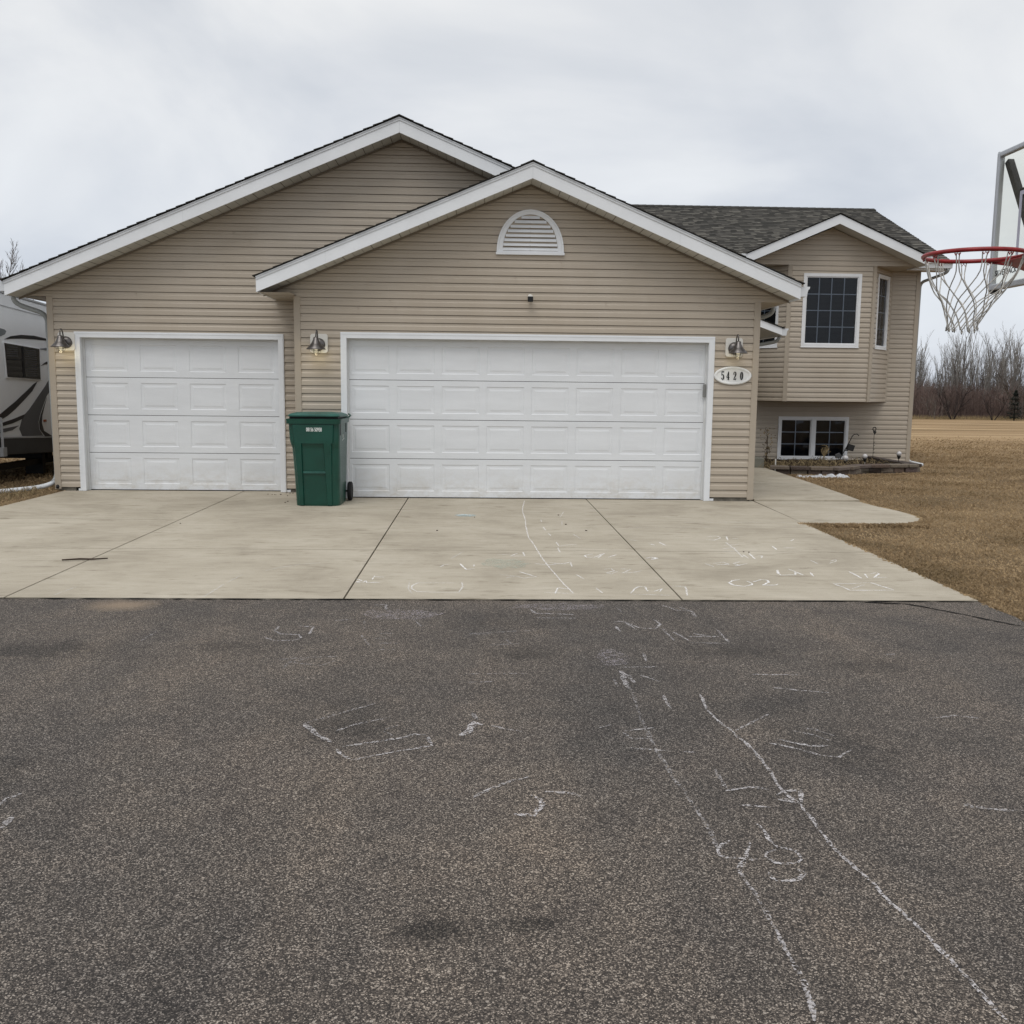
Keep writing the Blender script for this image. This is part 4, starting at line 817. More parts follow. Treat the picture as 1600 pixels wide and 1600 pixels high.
for j in range(len(ys) - 1):
    for i in range(nx - 1):
        a = j * nx + i; mb.f.append((a, a + 1, a + 1 + nx, a + nx)); mb.att.append(0.)
tag(mb.build('ground', M['ground'], smooth=True), 'dry tan winter lawn and field', kind='structure')
# asphalt
ax_r = 5.50
mb = MB(); rnd = random.Random(3); pts = [(-14, -6.325), (ax_r - .0, -6.325)]
y = -6.325
edge = []
while y > -16:
    edge.append((ax_r + .03 * math.sin(y * 3.1) + rnd.uniform(-.025, .025) + (.0 if y > -9 else 0), y)); y -= .12
top = [(-14, -6.325, -.008)] + [(a, b, -.008) for a, b in edge] + [(edge[-1][0], -26, -.008), (-14, -26, -.008)]
mb.prism([(p[0], p[1], -.008) for p in reversed(top)], (0, 0, -.07))
asph = tag(mb.build('asphalt_driveway', M['asphalt']), 'worn grey asphalt driveway', kind='structure')
# cracks and joint sealant at the concrete edge
def ribbon(mb, pts, w, z, jit=0., rnd=random.Random(5)):
    pts = [Vector((*p, z)) for p in pts]
    L_ = []; Rr = []
    for k, p in enumerate(pts):
        d = pts[min(k + 1, len(pts) - 1)] - pts[max(k - 1, 0)]
        if d.length < 1e-6: d = Vector((1, 0, 0))
        n = Vector((-d.y, d.x, 0)).normalized(); ww = w * (1 + rnd.uniform(-jit, jit)) / 2
        if k in (0, len(pts) - 1): ww *= .4
        L_.append(p + n * ww); Rr.append(p - n * ww)
    for k in range(len(pts) - 1): mb.face([Rr[k], Rr[k + 1], L_[k + 1], L_[k]])
def dense(pts, step=.05, jit=0., rnd=random.Random(9)):
    out = []
    for a, b in zip(pts[:-1], pts[1:]):
        n = max(1, int(math.dist(a, b) / step))
        for k in range(n):
            t = k / n; out.append((a[0] + (b[0] - a[0]) * t + rnd.uniform(-jit, jit), a[1] + (b[1] - a[1]) * t + rnd.uniform(-jit, jit)))
    out.append(pts[-1]); return out
M['crack'] = simple('crack_filler', (.008, .008, .008), .95, .1)
mb = MB(); ribbon(mb, dense([(4.60, -6.36), (4.90, -6.42), (5.12, -6.70), (5.30, -6.98), (5.46, -7.15)], .04, .008), .020, -.0045, .6)
o = mb.build('crack', M['crack']); o.parent = asph
mb = MB(); ribbon(mb, dense([(-6, -6.334), (5.47, -6.334)], .07, .002), .018, -.003, .8)
o = mb.build('edge_joint', M['crack']); o.parent = asph
def chalk_mesh(items, name, mat, z, parent, wm=1.):
    mb = MB()
    for w, pts in items:
        p = dense(pts, .03, .003); ribbon(mb, p, w * wm, z, .45)
    o = mb.build(name, mat); o.parent = parent; return o
# concrete apron: slabs with open joints
def slab(mb, poly, z1=0., z0=-.13): mb.prism([(x, y, z1) for x, y in reversed(poly)], (0, 0, z0 - z1))
mb = MB(); fy = -6.318
for x0, x1, yb in ((-4.13, -1.609, .95), (-1.595, -.70, .95), (-.70, .800, .16), (.815, 3.260, .16)):
    c0 = -4.2
    slab(mb, [(x0, fy), (x1, fy), (x1, c0 - .008), (x0, c0 - .008)])
    if x0 < -2: slab(mb, [(x0 - .0, c0 + .008), (x1, c0 + .008), (x1, -2.214), (x0, -2.214)]); slab(mb, [(x0, -2.200), (x1, -2.200), (x1, yb), (x0 + .02, yb)])
    else: slab(mb, [(x0, c0 + .008), (x1, c0 + .008), (x1, yb), (x0, yb)])
slab(mb, [(3.274, fy), (5.47, fy), (5.515, -4.208), (3.274, -4.208)]); slab(mb, [(3.274, -4.192), (5.515, -4.192), (5.575, .16), (3.274, .16)])
apron = tag(mb.build('concrete_apron', M['concrete']), 'pale concrete apron in front of the garage doors', kind='structure')
mb = MB(); mb.face([(-4.12, -6.3, -.045), (5.45, -6.3, -.045), (5.56, .1, -.045), (-4.1, .9, -.045)]); o = mb.build('joint_bed', M['crack']); o.parent = apron
mb = MB()
slab(mb, [(5.545, -2.2), (6.45, -2.225), (6.75, -2.15), (6.98, -1.97), (7.12, -1.75), (7.20, -1.45), (7.19, -1.0), (7.10, -.45), (7.08, .03), (5.60, .03)])
slab(mb, [(5.60, .042), (7.082, .042), (7.145, .76), (7.225, 2.16), (7.24, 2.3), (5.60, 2.3)], .022)
slab(mb, [(5.60, 2.325), (7.24, 2.325), (7.38, 5.6), (5.60, 5.6)], .022)
walk = tag(mb.build('walkway', M['concrete']), 'curved concrete walkway leading to the entry', kind='structure')
# chalk
on_a = {}; on_c = {}
for w, st, pts in CHALK:
    d = on_a if pts[0][1] < -6.32 else on_c
    if d is on_c: pts = [(x, max(y, -6.30)) for x, y in pts]
    else: pts = [(x, min(y, -6.36)) for x, y in pts]
    d.setdefault(max(2, min(10, int(round(st * 10)))), []).append((w, pts))
for k, it in on_a.items(): chalk_mesh(it, 'chalk_scribble', M['chalk%d' % k], -.0035 - .0001 * k, asph, 1.1 if k < 7 else .95)
for k, it in on_c.items(): chalk_mesh(it, 'chalk_scribble', M['chalkc%d' % max(3, k)], .0045 - .0001 * k, apron, .85)
# rubbed chalk clouds
def blob(cx, cy, rx, ry, z, mat, parent, seed=1):
    rnd = random.Random(seed); mb = MB(); n = 22
    mb.face([(cx + rx * math.cos(2 * math.pi * k / n) * rnd.uniform(.75, 1.1), cy + ry * math.sin(2 * math.pi * k / n) * rnd.uniform(.7, 1.1), z) for k in range(n)])
    o = mb.build('chalk_smudge', mat); o.parent = parent
blob(1.62, -1.72, .14, .13, .0055, M['chalk_blue'], apron); blob(2.0, -4.9, .22, .25, .0055, chalk_mat('green_chalk_dust', .35, (.42, .52, .44)), apron, 2)
for i, (x, y, rx, ry) in enumerate([(2.35, -6.55, .35, .12), (1.25, -6.8, .3, .15), (2.55, -7.85, .10, .2)]):
    blob(x, y, rx, ry, -.0025, M['chalk_faint'] if 'chalk_faint' in M else M.setdefault('chalk_faint', chalk_mat('faint_chalk_dust', .17, (.5, .45, .48))), asph, 10 + i)
# stick and debris on the concrete
mb = MB(); mb.tube([(-1.80, -4.88, .012), (-1.66, -4.85, .016), (-1.55, -4.84, .013), (-1.44, -4.80, .014)], [.006, .008, .007, .005], 6)
tag(mb.build('stick', M['stick']), 'thin dark stick lying across the joint of the concrete apron', 'stick')
mb = MB(); rnd = random.Random(21)
for cx, cy, r, n in ((-1.0, .35, .35, 10), (-.75, -.35, .3, 3), (4.3, -4.25, .04, 2), (2.5, -3, 2.5, 5), (-2.5, -3, 1.5, 3)):
    for k in range(n):
        x = cx + rnd.gauss(0, r * .4); y = min(.0 if cx > -.7 else .6, cy + rnd.gauss(0, r * .4)); a = rnd.random() * 6; l = rnd.uniform(.005, .013)
        mb.prism([(x + l * math.cos(a + t), y + l * .7 * math.sin(a + t), .004) for t in (0, 1.4, 2.6, 4.1, 5.2)], (0, 0, .006))
tag(mb.build('leaf_litter', M['stick']), 'scattered dark leaf crumbs on the concrete', kind='stuff')

# ------------------------------------------------------------------ grass
def grass(name, fn, count, seed, lab, hmul=1.):
    rnd = random.Random(seed); v = []; f = []; n = 0
    while n < count:
        q = fn(rnd)
        if q is None: continue
        x, y, s = q; z = gh_(x, y) - .01
        if noise.noise(Vector((x * 1.3, y * 1.3, 5))) < rnd.uniform(-.75, .1) - .02: 
            if rnd.random() < .5: continue
        a = rnd.random() * 6.283; h = rnd.uniform(.012, .042) * s * hmul; l = rnd.uniform(.01, .06) * s; w = rnd.uniform(.0018, .0035) * s
        dx, dy = math.cos(a), math.sin(a); b = len(v)
        v += [(x - dy * w, y + dx * w, z), (x + dy * w, y - dx * w, z), (x + dx * l * .5 + dy * w * .6, y + dy * l * .5 - dx * w * .6, z + h), (x + dx * l, y + dy * l, z + h * rnd.uniform(.5, 1.3))]
        f.append((b, b + 1, b + 2, b + 3)); n += 1
    me = bpy.data.meshes.new(name); me.from_pydata(v, [], f); me.materials.append(M['grass']); o = bpy.data.objects.new(name, me); C.objects.link(o)
    return tag(o, lab, kind='stuff')
WALK = [(5.55, -2.22), (6.45, -2.24), (6.78, -2.16), (7.0, -1.98), (7.14, -1.75), (7.22, -1.45), (7.21, -1.0), (7.12, -.45), (7.10, .03), (7.16, .76), (7.24, 2.16), (7.39, 5.6), (5.5, 5.6)]
def inside(x, y, poly):
    c = False
    for i in range(len(poly)):
        a, b = poly[i], poly[i - 1]
        if (a[1] > y) != (b[1] > y) and x < (b[0] - a[0]) * (y - a[1]) / (b[1] - a[1]) + a[0]: c = not c
    return c
BEDF = [(7.33, 5.05), (8.2, 4.90), (8.65, 4.88), (9.0, 5.2), (9.42, 5.6), (10.0, 5.72), (10.6, 5.85), (10.85, 6.2), (10.8, 8.3), (7.3, 8.3)]
def right_lawn(r):
    t = r.random(); y = -8.5 + 42 * t ** 2.1
    xl = 5.5 if y < -2.2 else 7.0
    x = xl - .02 + r.random() ** 1.3 * (5 + max(0, (y + 8.5)) * .5)
    if y < -6.3: xl = ax_r + .04
    if x < xl: return None
    if inside(x, y, WALK) or inside(x, y, BEDF) or (y > 8.2 and x < 11.6): return None
    if y > 6 and r.random() < (y - 6) / 24: return None
    return x, y, min(1.7, .9 + max(0, y) * .05)
grass('grass', right_lawn, 160000, 4, 'short matted dry grass of the front lawn')
def edge_grass(r):
    k = r.randint(0, 5)
    if k == 0: y = r.uniform(-6.3, -2.2); x = 5.475 + (y + 6.3) * .016 + abs(r.gauss(.01, .045))
    elif k == 1: i = r.randint(0, 10); a, b = WALK[i], WALK[i + 1]; t = r.random(); x = a[0] + (b[0] - a[0]) * t + abs(r.gauss(.0, .03)); y = a[1] + (b[1] - a[1]) * t - (abs(r.gauss(0, .03)) if i < 4 else 0)
    elif k == 2: y = r.uniform(-15, -6.35); x = ax_r + .05 + r.gauss(0, .035)
    elif k == 3: x = r.uniform(7.4, 10.9); y = (4.86 if x < 8.7 else 4.86 + (x - 8.7) * .45) - abs(r.gauss(0, .05))
    elif k == 4: x = r.uniform(5.5, 7); y = -2.24 - abs(r.gauss(0, .03))
    else: y = r.uniform(-2, 1.0); x = -4.14 - abs(r.gauss(0, .04))
    return x, y, 1.1
def near_lawn(r):
    y = r.uniform(-15, -8.4); return ax_r + .05 + r.random() * 8, y, .95
grass('grass', near_lawn, 40000, 14, 'short dry grass of the lawn beside the hoop')
grass('grass', edge_grass, 30000, 5, 'ragged dry grass along the paving edges', 1.25)
def left_dirt(r):
    y = r.uniform(-3, 9); x = -4.16 - r.random() ** 1.2 * 6
    if y > .7 and x > -4.3: return None
    return x, y, 1.4
grass('grass', left_dirt, 14000, 6, 'sparse dead grass on the dirt strip left of the garage', 1.1)

# ------------------------------------------------------------------ flower bed
bed = [(7.33, 5.13), (7.8, 5.0), (8.2, 4.94), (8.62, 4.92), (8.95, 5.15), (9.22, 5.45), (9.5, 5.64), (10.0, 5.74), (10.55, 5.85)]
def path_at(pts, s):
    for a, b in zip(pts[:-1], pts[1:]):
        d = math.dist(a, b)
        if s <= d: t = s / d; return (a[0] + (b[0] - a[0]) * t, a[1] + (b[1] - a[1]) * t), math.atan2(b[1] - a[1], b[0] - a[0])
        s -= d
    return pts[-1], math.atan2(pts[-1][1] - pts[-2][1], pts[-1][0] - pts[-2][0])
Lb = sum(math.dist(a, b) for a, b in zip(bed[:-1], bed[1:]))
wall = empty('retaining_wall', (8.6, 4.9, -.1), 'low curved retaining wall of brown split blocks edging the flower bed', 'retaining wall')
mb = MB(); rnd = random.Random(12)
def blk(mb, s, w, z0, z1, d, off):
    (x, y), a = path_at(bed, s + w / 2); u = Vector((math.cos(a), math.sin(a), 0)); n = Vector((u.y, -u.x, 0)); c = Vector((x, y, 0)); mb.ca = rnd.uniform(.02, 1)
    j = lambda m: rnd.uniform(-m, m)
    pts = [c - u * (w / 2 - .009) + n * (off + j(.014)), c + u * (w / 2 - .009) + n * (off + j(.014)), c + u * (w / 2 - .02) - n * d, c - u * (w / 2 - .02) - n * d]
    mb.prism([(p.x, p.y, z0 + .002) for p in pts], (0, 0, z1 - z0 - .004))
s = 0
while s < Lb - .05:
    w = min(rnd.uniform(.24, .33), Lb - s); blk(mb, s, w, -.17, -.068, .2, 0.025); blk(mb, s + .11, w, -.064, .028, .2, 0.015); s += w
o = mb.build('wall_course', M['block'], bevel=.008); ident(o, wall)
mb = MB(); s = 0
while s < Lb - .05:
    w = min(rnd.uniform(.36, .44), Lb - s); blk(mb, s, w, .03, .095, .24, .05); s += w
o = mb.build('wall_cap', M['block'], bevel=.01); ident(o, wall)
mb = MB(); 
for k in range(3):
    y0 = 5.9 + k * .3; mb.box(10.42, 10.62, y0, y0 + .295, -.17, .028); mb.box(10.40, 10.65, y0, y0 + .297, .032, .095)
mb.box(10.42, 10.62, 6.8, 8.25, -.2, .09)
o = mb.build('end_return', M['block'], bevel=.01); ident(o, wall)
mb = MB(); inner = [(7.4, 5.3), (7.8, 5.18), (8.2, 5.12), (8.62, 5.1), (8.82, 5.25), (9.1, 5.6), (9.4, 5.82), (10.0, 5.92), (10.42, 6.0), (10.42, 8.29), (7.4, 8.29)]
n = 26; mb = MB(); ids = {}
for j in range(n + 1):
    for i in range(n + 1):
        x = 7.39 + (10.43 - 7.39) * i / n; yb = 5.24 if x < 8.75 else 5.24 + (x - 8.75) * .42; y = yb + (8.29 - yb) * j / n
        mb.v.append((x, y, .0 + .03 * noise.noise(Vector((x * 4, y * 4, 2))) + .02 * (j / n) - .02))
for j in range(n):
    for i in range(n):
        a = j * (n + 1) + i; mb.f.append((a, a + 1, a + 2 + n, a + 1 + n)); mb.att.append(0.)
tag(mb.build('bed_soil', M['soil'], smooth=True), 'dark soil of the flower bed', kind='structure')
# dead stems
mb = MB(); md_ = MB(); rnd = random.Random(31)
for k in range(420):
    x = rnd.uniform(7.45, 9.0) if k < 340 else rnd.uniform(9.0, 10.3); y = rnd.uniform(5.3, 6.6) if x < 8.9 else rnd.uniform(6.1, 7.4); a = rnd.random() * 6.28; l = rnd.uniform(.08, .30)
    m_ = mb if rnd.random() < .6 else md_; z = .0; h = rnd.uniform(.02, .16)
    m_.tube([(x, y, z), (x + l * .5 * math.cos(a), y + l * .5 * math.sin(a), z + h), (x + l * math.cos(a + .4), y + l * math.sin(a + .4), z + h * rnd.uniform(.1, .8))], [.006, .005, .003], 4, cap=False)
pl = tag(mb.build('dead_foliage', M['deadstem']), 'flattened straw-coloured dead stems in the flower bed', kind='stuff')
tag(md_.build('dead_foliage', M['darkstem']), 'tangled dark dead stems in the flower bed', kind='stuff')
# curled dried plant near the window mullion
mb = MB()
for k in range(14):
    a = k * .45; r = .05 + .012 * (k % 4); cx_, cy_, cz_ = 8.93, 6.6, .33
    mb.tube([(8.86, 6.6, .0), (8.90, 6.6, .17), (cx_ + r * math.cos(a), cy_ + .03 * math.sin(k), cz_ + r * math.sin(a)), (cx_ + (r + .03) * math.cos(a + 1), cy_, cz_ + (r + .03) * math.sin(a + 1))], [.006, .005, .005, .004], 5)
tag(mb.build('dried_plant', M['deadstem']), 'curled straw-coloured dried plant standing in front of the low window', 'plant')
# dried shrub beside the stoop, with dark planter
t = empty('dried_vine', (7.45, 6.4, 0), 'pale dried vine with curled leaves climbing a stake beside the stoop', 'plant')
mb = MB(); rnd = random.Random(8); mb.tube([(7.62, 6.3, 0), (7.62, 6.3, .62)], .008, 6)
for k in range(26):
    z = rnd.uniform(.15, .78); a = rnd.random() * 6.28; l = rnd.uniform(.05, .17)
    mb.tube([(7.62, 6.3, z - .05), (7.62 + l * .6 * math.cos(a), 6.3 + l * .4 * math.sin(a), z), (7.62 + l * math.cos(a), 6.3 + l * .5 * math.sin(a), z - rnd.uniform(-.06, .10))], [.005, .004, .003], 4, cap=False)
o = mb.build('stem', M['darkstem']); ident(o, t)
mb = MB()
for k in range(70):
    z = rnd.uniform(.1, .78); a = rnd.random() * 6.28; l = rnd.uniform(.02, .2 if z > .5 else .10); x, y = 7.62 + l * math.cos(a), 6.3 + l * .5 * math.sin(a); r = rnd.uniform(.012, .028)
    n_ = Vector((rnd.gauss(0, 1), rnd.gauss(0, 1), rnd.gauss(0, 1))).normalized(); u = n_.orthogonal().normalized(); w = n_.cross(u)
    c = Vector((x, y, z)); mb.face([c + u * r, c + w * r * .6, c - u * r + n_ * r * .5, c - w * r * .6])
o = mb.build('leaf', M['deadstem']); ident(o, t); tag(o, 'pale curled dried leaves', kind='stuff')
mb = MB(); mb.lathe([(.0, 0), (.09, 0), (.11, .22), (.12, .24), (.10, .24), (.0, .20)], (7.255, 6.3, .205), 20); mb2 = mb
tag(mb.build('planter', M['iron'], smooth=True), 'dark round planter pot standing on the stoop against the garage side', 'planter')
# white pegs / snow bits near the stoop
mb = MB(); mb.tube([(7.56, 5.5, -.05), (7.56, 5.5, .20)], .014, 6); tag(mb.build('marker_stake', M['lamp_block']), 'short pale stake at the left end of the flower bed', 'stake')
# snow remnant
def snow(name, path, seed, lab):
    rnd = random.Random(seed); mb = MB(); m = len(path); rows = 6
    for k, (x, y, w, h) in enumerate(path):
        for j in range(rows + 1):
            t = j / rows; mb.v.append((x + rnd.uniform(-.01, .01), y - w / 2 + w * t, gh_(x, y) - .012 + h * math.sin(math.pi * t) * (1 + rnd.uniform(-.3, .3))))
    for k in range(m - 1):
        for j in range(rows):
            a = k * (rows + 1) + j; mb.f.append((a, a + rows + 1, a + rows + 2, a + 1)); mb.att.append(0.)
    return tag(mb.build(name, M['snow'], smooth=True), lab, kind='stuff')
pp = []
for k in range(34):
    t = k / 33; x = 7.72 + .98 * t; w = .20 + .20 * abs(math.sin(k * .33 + .5)) * (.4 + t); h = .028 + .05 * t * abs(math.sin(k * .5)) + .01
    if k in (0, 33): w = .02; h = .01
    pp.append((x, 4.79 - .12 * t + .02 * math.sin(k), w, h))
snow('snow_patch', pp, 3, 'last melting strip of snow along the foot of the retaining wall')
tag(MB().lathe([(0, .05), (.03, .045), (.055, .02), (.06, 0)], (7.72, 5.42, .02), 10).build('snow_lump', M['snow'], smooth=True), 'small lump of snow at the left end of the flower bed', kind='stuff')
# solar globe lights
def globe(x, y, z, rr, lab, tilt=0):
    t = empty('globe_light', (x, y, 0), lab, 'garden light', 'globe lights on stakes in the flower bed')
    o = MB().lathe([(rr * math.sin(math.pi * k / 12), -rr * math.cos(math.pi * k / 12)) for k in range(13)], (x, y, z), 18).build('globe', M['globe'], smooth=True); ident(o, t)
    o = MB().lathe([(0, -.06), (.018, -.06), (.030, -.02), (.045, .0), (.03, .012)], (x, y, z - rr), 14).build('holder', M['iron'], smooth=True); ident(o, t)
    o = MB().tube([(x + .01, y, 0), (x, y, z - rr - .05)], .008, 6).build('stake', M['lamp_block'] if 'middle' in lab else M['iron']); ident(o, t)
    return t
globe(9.28, 6.4, .165, .058, 'large frosted globe light on a stake to the left, beside the leaning hook')
globe(9.72, 6.5, .20, .052, 'frosted globe light on a white stake, the middle one of the three')
globe(10.43, 6.5, .26, .050, 'small frosted globe light on a dark stake near the right corner of the house')
# leaning shepherd's hook with lantern, thin stake with ornament
t = empty('shepherd_hook', (9.55, 7.0, 0), 'leaning black shepherd hook with dark ornaments in front of the low window', 'garden hook')
hk = [(9.33, 7.0, -.02), (9.40, 7.0, .12), (9.60, 7.0, .52), (9.63, 7.0, .59), (9.67, 7.0, .63), (9.73, 7.0, .635), (9.77, 7.0, .60)]
ident(MB().tube(hk, .010, 6).build('hook', M['iron'], smooth=True), t)
mb = MB(); mb.prism([(9.56, 6.985, .43), (9.70, 6.985, .39), (9.66, 6.985, .27), (9.53, 6.985, .30)], (0, .08, 0)); mb.box(9.48, 9.56, 6.99, 7.0, .275, .295); ident(mb.build('lantern', M['iron'], bevel=.01), t)
mb = MB(); mb.prism([(9.27, 6.96, .20), (9.36, 6.96, .24), (9.42, 6.96, .17), (9.36, 6.96, .12), (9.28, 6.96, .13)], (0, .03, 0)); ident(mb.build('pinwheel', simple('grey_ornament', (.06, .06, .06), .5), bevel=.008), t)
t = empty('garden_stake', (10.33, 7.6, 0), 'thin upright dark garden stake topped with a curled ornament beside the low window', 'garden stake')
ident(MB().tube([(10.34, 7.6, 0), (10.34, 7.6, .66)], .006, 6).build('rod', M['iron']), t)
mb = MB(); mb.tube([(10.34 + .035 * math.cos(a), 7.6, .72 + .04 * math.sin(a)) for a in [k * .5 for k in range(14)]], .011, 6); ident(mb.build('ornament', M['iron'], smooth=True), t)
mb = MB(); mb.prism([(10.31, 7.59, .66), (10.34, 7.59, .69), (10.39, 7.59, .66), (10.35, 7.59, .60)], (0, .02, 0))
ident(mb.build('leaf_ornament', M['iron']), t)
for z in (.2, .27, .35, .42): ident(MB().tube([(10.34, 7.6, z), (10.37, 7.6, z + .02)], .006, 5).build('barb', M['iron']), t)
# dead weeds over the left drain pipe
mb = MB(); rnd = random.Random(77)
for k in range(160):
    x = rnd.uniform(-5.3, -4.25); y = -.05 + (x + 4.25) * .75 + rnd.uniform(-.35, .8); a = rnd.random() * 6.28; l = rnd.uniform(.06, .28)
    mb.tube([(x, y, -.03), (x + l * .5 * math.cos(a), y + l * .5 * math.sin(a), rnd.uniform(.03, .13)), (x + l * math.cos(a), y + l * math.sin(a), rnd.uniform(-.02, .06))], [.004, .003, .002], 4, cap=False)
tag(mb.build('dead_foliage', M['deadstem']), 'dead weeds over the drain pipe left of the garage', kind='stuff')
# ------------------------------------------------------------------ wall lamps
def barn_lamp(lab):
    t = empty('wall_lamp', (0, 0, 0), lab, 'wall lamp', 'barn-style lamps beside the garage doors')
    # local: wall at y=0, +x right, shade centre at x=0,y=-.20
    bx_ = .012
    mb = MB(); n = 6; w, h, r = .115, .125, .035; pts = []
    for cx_, cz_, a0 in ((w - r, h - r, 0), (-w + r, h - r, 90), (-w + r, -h + r, 180), (w - r, -h + r, 270)):
        for k in range(n + 1): a = R_(a0 + 90 * k / n); pts.append((bx_ + cx_ + r * math.cos(a), .0, .02 + cz_ + r * math.sin(a)))
    mb.prism(list(reversed(pts)), (0, -.034, 0)); mb.build('mount_block', M['lamp_block']).parent = t
    MB().lathe([(0, -.034), (.078, -.034), (.084, -.044), (.07, -.066), (.03, -.080), (0, -.082)], (bx_, 0, .005), 24, 'y').build('backplate', M['lamp_metal'], smooth=True).parent = t
    arm = [(bx_, -.07, .02), (bx_ , -.11, .05), (bx_ , -.135, .12), (bx_ - .002, -.155, .170), (bx_ - .006, -.178, .182), (bx_ - .010, -.196, .165), (bx_ - .012, -.20, .09)]
    MB().tube(arm, .0085, 8).build('arm', M['lamp_metal'], smooth=True).parent = t
    c = (0, -.20, 0)
    MB().lathe([(.0, .095), (.02, .095), (.034, .085), (.038, .055), (.046, .045), (.050, .030), (.075, -.005), (.125, -.058), (.128, -.066), (.122, -.064), (.07, -.01), (.045, .02), (.0, .03)], c, 28).build('lamp_shade', M['lamp_metal'], smooth=True).parent = t
    MB().lathe([(.032, .0), (.045, -.04), (.050, -.075), (.042, -.105), (.02, -.122), (0, -.125)], c, 20).build('glass_jar', M['jar'], smooth=True).parent = t
    mb = MB()
    for k in range(6):
        a = math.pi * k / 3 + .3; mb.tube([(c[0] + r_ * math.cos(a), c[1] + r_ * math.sin(a), z) for r_, z in ((.058, -.045), (.060, -.085), (.048, -.118), (.0, -.140))], .0022, 5)
    mb.tube([(c[0] + .060 * math.cos(a), c[1] + .060 * math.sin(a), -.085) for a in [k * math.pi / 10 for k in range(21)]], .0022, 5)
    mb.build('wire_guard', M['lamp_metal'], smooth=True).parent = t
    MB().lathe([(0, -.095), (.014, -.09), (.022, -.070), (.018, -.045), (.010, -.02), (.010, .0)], c, 14).build('bulb', M['warm_bulb'], smooth=True).parent = t
    ld = bpy.data.lights.new('lamp_glow', 'POINT'); ld.energy = .6; ld.color = (1, .86, .55); ld.shadow_soft_size = .03
    lo = bpy.data.objects.new('lamp_glow', ld); C.objects.link(lo); lo.parent = t; lo.location = (0, -.195, -.155)
    return t
def copy_tree(o, parent=None):
    c = o.copy(); C.objects.link(c)
    if parent: c.parent = parent
    for chd in list(o.children): copy_tree(chd, c)
    return c
lamp = barn_lamp('grey barn-style wall lamp between the two garage doors')
spots = [((-.372, -.014, 2.06), 1, 'grey barn-style wall lamp between the two garage doors', 1.), ((5.225, -.014, 2.075), -1, 'grey barn-style wall lamp right of the wide garage door above the house number', .5), ((-3.985, LY - .014, 2.075), 1, 'grey barn-style wall lamp at the left corner beside the narrow garage door', 1.3)]
for i, (loc, mir, lab, pw) in enumerate(spots):
    o = lamp if i == 0 else copy_tree(lamp)
    o.location = loc; o['label'] = lab
    if mir < 0: o.scale = (-1, 1, 1)
    for chd in o.children:
        if chd.type == 'LIGHT': chd.data = chd.data.copy(); chd.data.energy = .6 * pw

# ------------------------------------------------------------------ house number plaque
def stroke(mb, pts, ws, y, th):
    """variable-width stroke polygon in the xz plane"""
    P_ = [Vector((p[0], 0, p[1])) for p in pts]; A = []; B = []
    for k, p in enumerate(P_):
        d = (P_[min(k + 1, len(P_) - 1)] - P_[max(k - 1, 0)]).normalized(); n = Vector((-d.z, 0, d.x)); w = ws[k] / 2
        A.append(p + n * w); B.append(p - n * w)
    for k in range(len(P_) - 1):
        mb.prism([(q.x, y, q.z) for q in (A[k], A[k + 1], B[k + 1], B[k])], (0, -th, 0))
px_, pz_ = 5.214, 1.716; yb = -.014
pq = empty('house_number_plaque', (px_, yb, pz_), 'oval white plaque reading 5420 right of the wide garage door', 'house number')
def ell(a, b, n=48): return [(a * math.cos(2 * math.pi * k / n), b * math.sin(2 * math.pi * k / n)) for k in range(n)]
mb = MB(); prof = [(.256, .124, 0), (.256, .124, -.016), (.244, .112, -.026), (.226, .096, -.024), (.218, .089, -.015)]
for (a, b, y0), (a2, b2, y1) in zip(prof[:-1], prof[1:]):
    E0, E1 = ell(a, b), ell(a2, b2)
    for k in range(48): mb.face([(px_ + E0[k][0], yb + y0, pz_ + E0[k][1]), (px_ + E0[(k + 1) % 48][0], yb + y0, pz_ + E0[(k + 1) % 48][1]), (px_ + E1[(k + 1) % 48][0], yb + y1, pz_ + E1[(k + 1) % 48][1]), (px_ + E1[k][0], yb + y1, pz_ + E1[k][1])])
mb.face([(px_ + a, yb - .015, pz_ + b) for a, b in ell(.218, .089)])
ident(mb.build('plate', M['plaque'], smooth=False), pq)
def digit(mb, d, cx_, cz_, y, th=.005, w=.034, h=.100):
    S = lambda pts, ws: stroke(mb, [(cx_ + a * w, cz_ + b * h) for a, b in pts], [q * w for q in ws], y, th)
    T, K = .16, .42
    if d == '0': S([(.5 * math.cos(a) * .62, .5 * math.sin(a) * .93) for a in [math.pi / 2 + k * math.pi / 8 for k in range(17)]], [T + (K - T) * abs(math.cos(math.pi / 2 + k * math.pi / 8)) ** 1.3 for k in range(17)])
    if d == '5':
        S([(-.28, .5), (-.30, .05)], [T + .05, T + .05]); S([(-.34, .47), (.34, .47), (.38, .40)], [.32, .36, .2])
        S([(-.30, .03), (-.05, .15), (.22, .10), (.36, -.14), (.30, -.36), (.05, -.49), (-.2, -.45)], [T, T + .05, .30, .44, .38, T + .05, T]); S([(-.38, -.30), (-.26, -.26), (-.22, -.40)], [.2, .34, .2])
    if d == '4':
        S([(.14, .5), (.14, -.44)], [.30, .40]); S([(.10, .46), (-.42, -.16)], [T, T]); S([(-.46, -.20), (.46, -.20)], [T + .04, T + .04]); S([(-.12, -.46), (.40, -.46)], [.2, .2])
    if d == '2':
        S([(-.34, .18), (-.26, .42), (0, .48), (.26, .40), (.34, .2), (.2, 0), (-.1, -.22), (-.36, -.44)], [.24, .2, T, .3, .42, .36, .22, T]); S([(-.38, -.44), (-.05, -.38), (.2, -.46), (.38, -.40), (.40, -.26)], [.18, .3, .3, .24, .12]); S([(-.36, .16), (-.26, .2)], [.34, .34])
mb = MB()
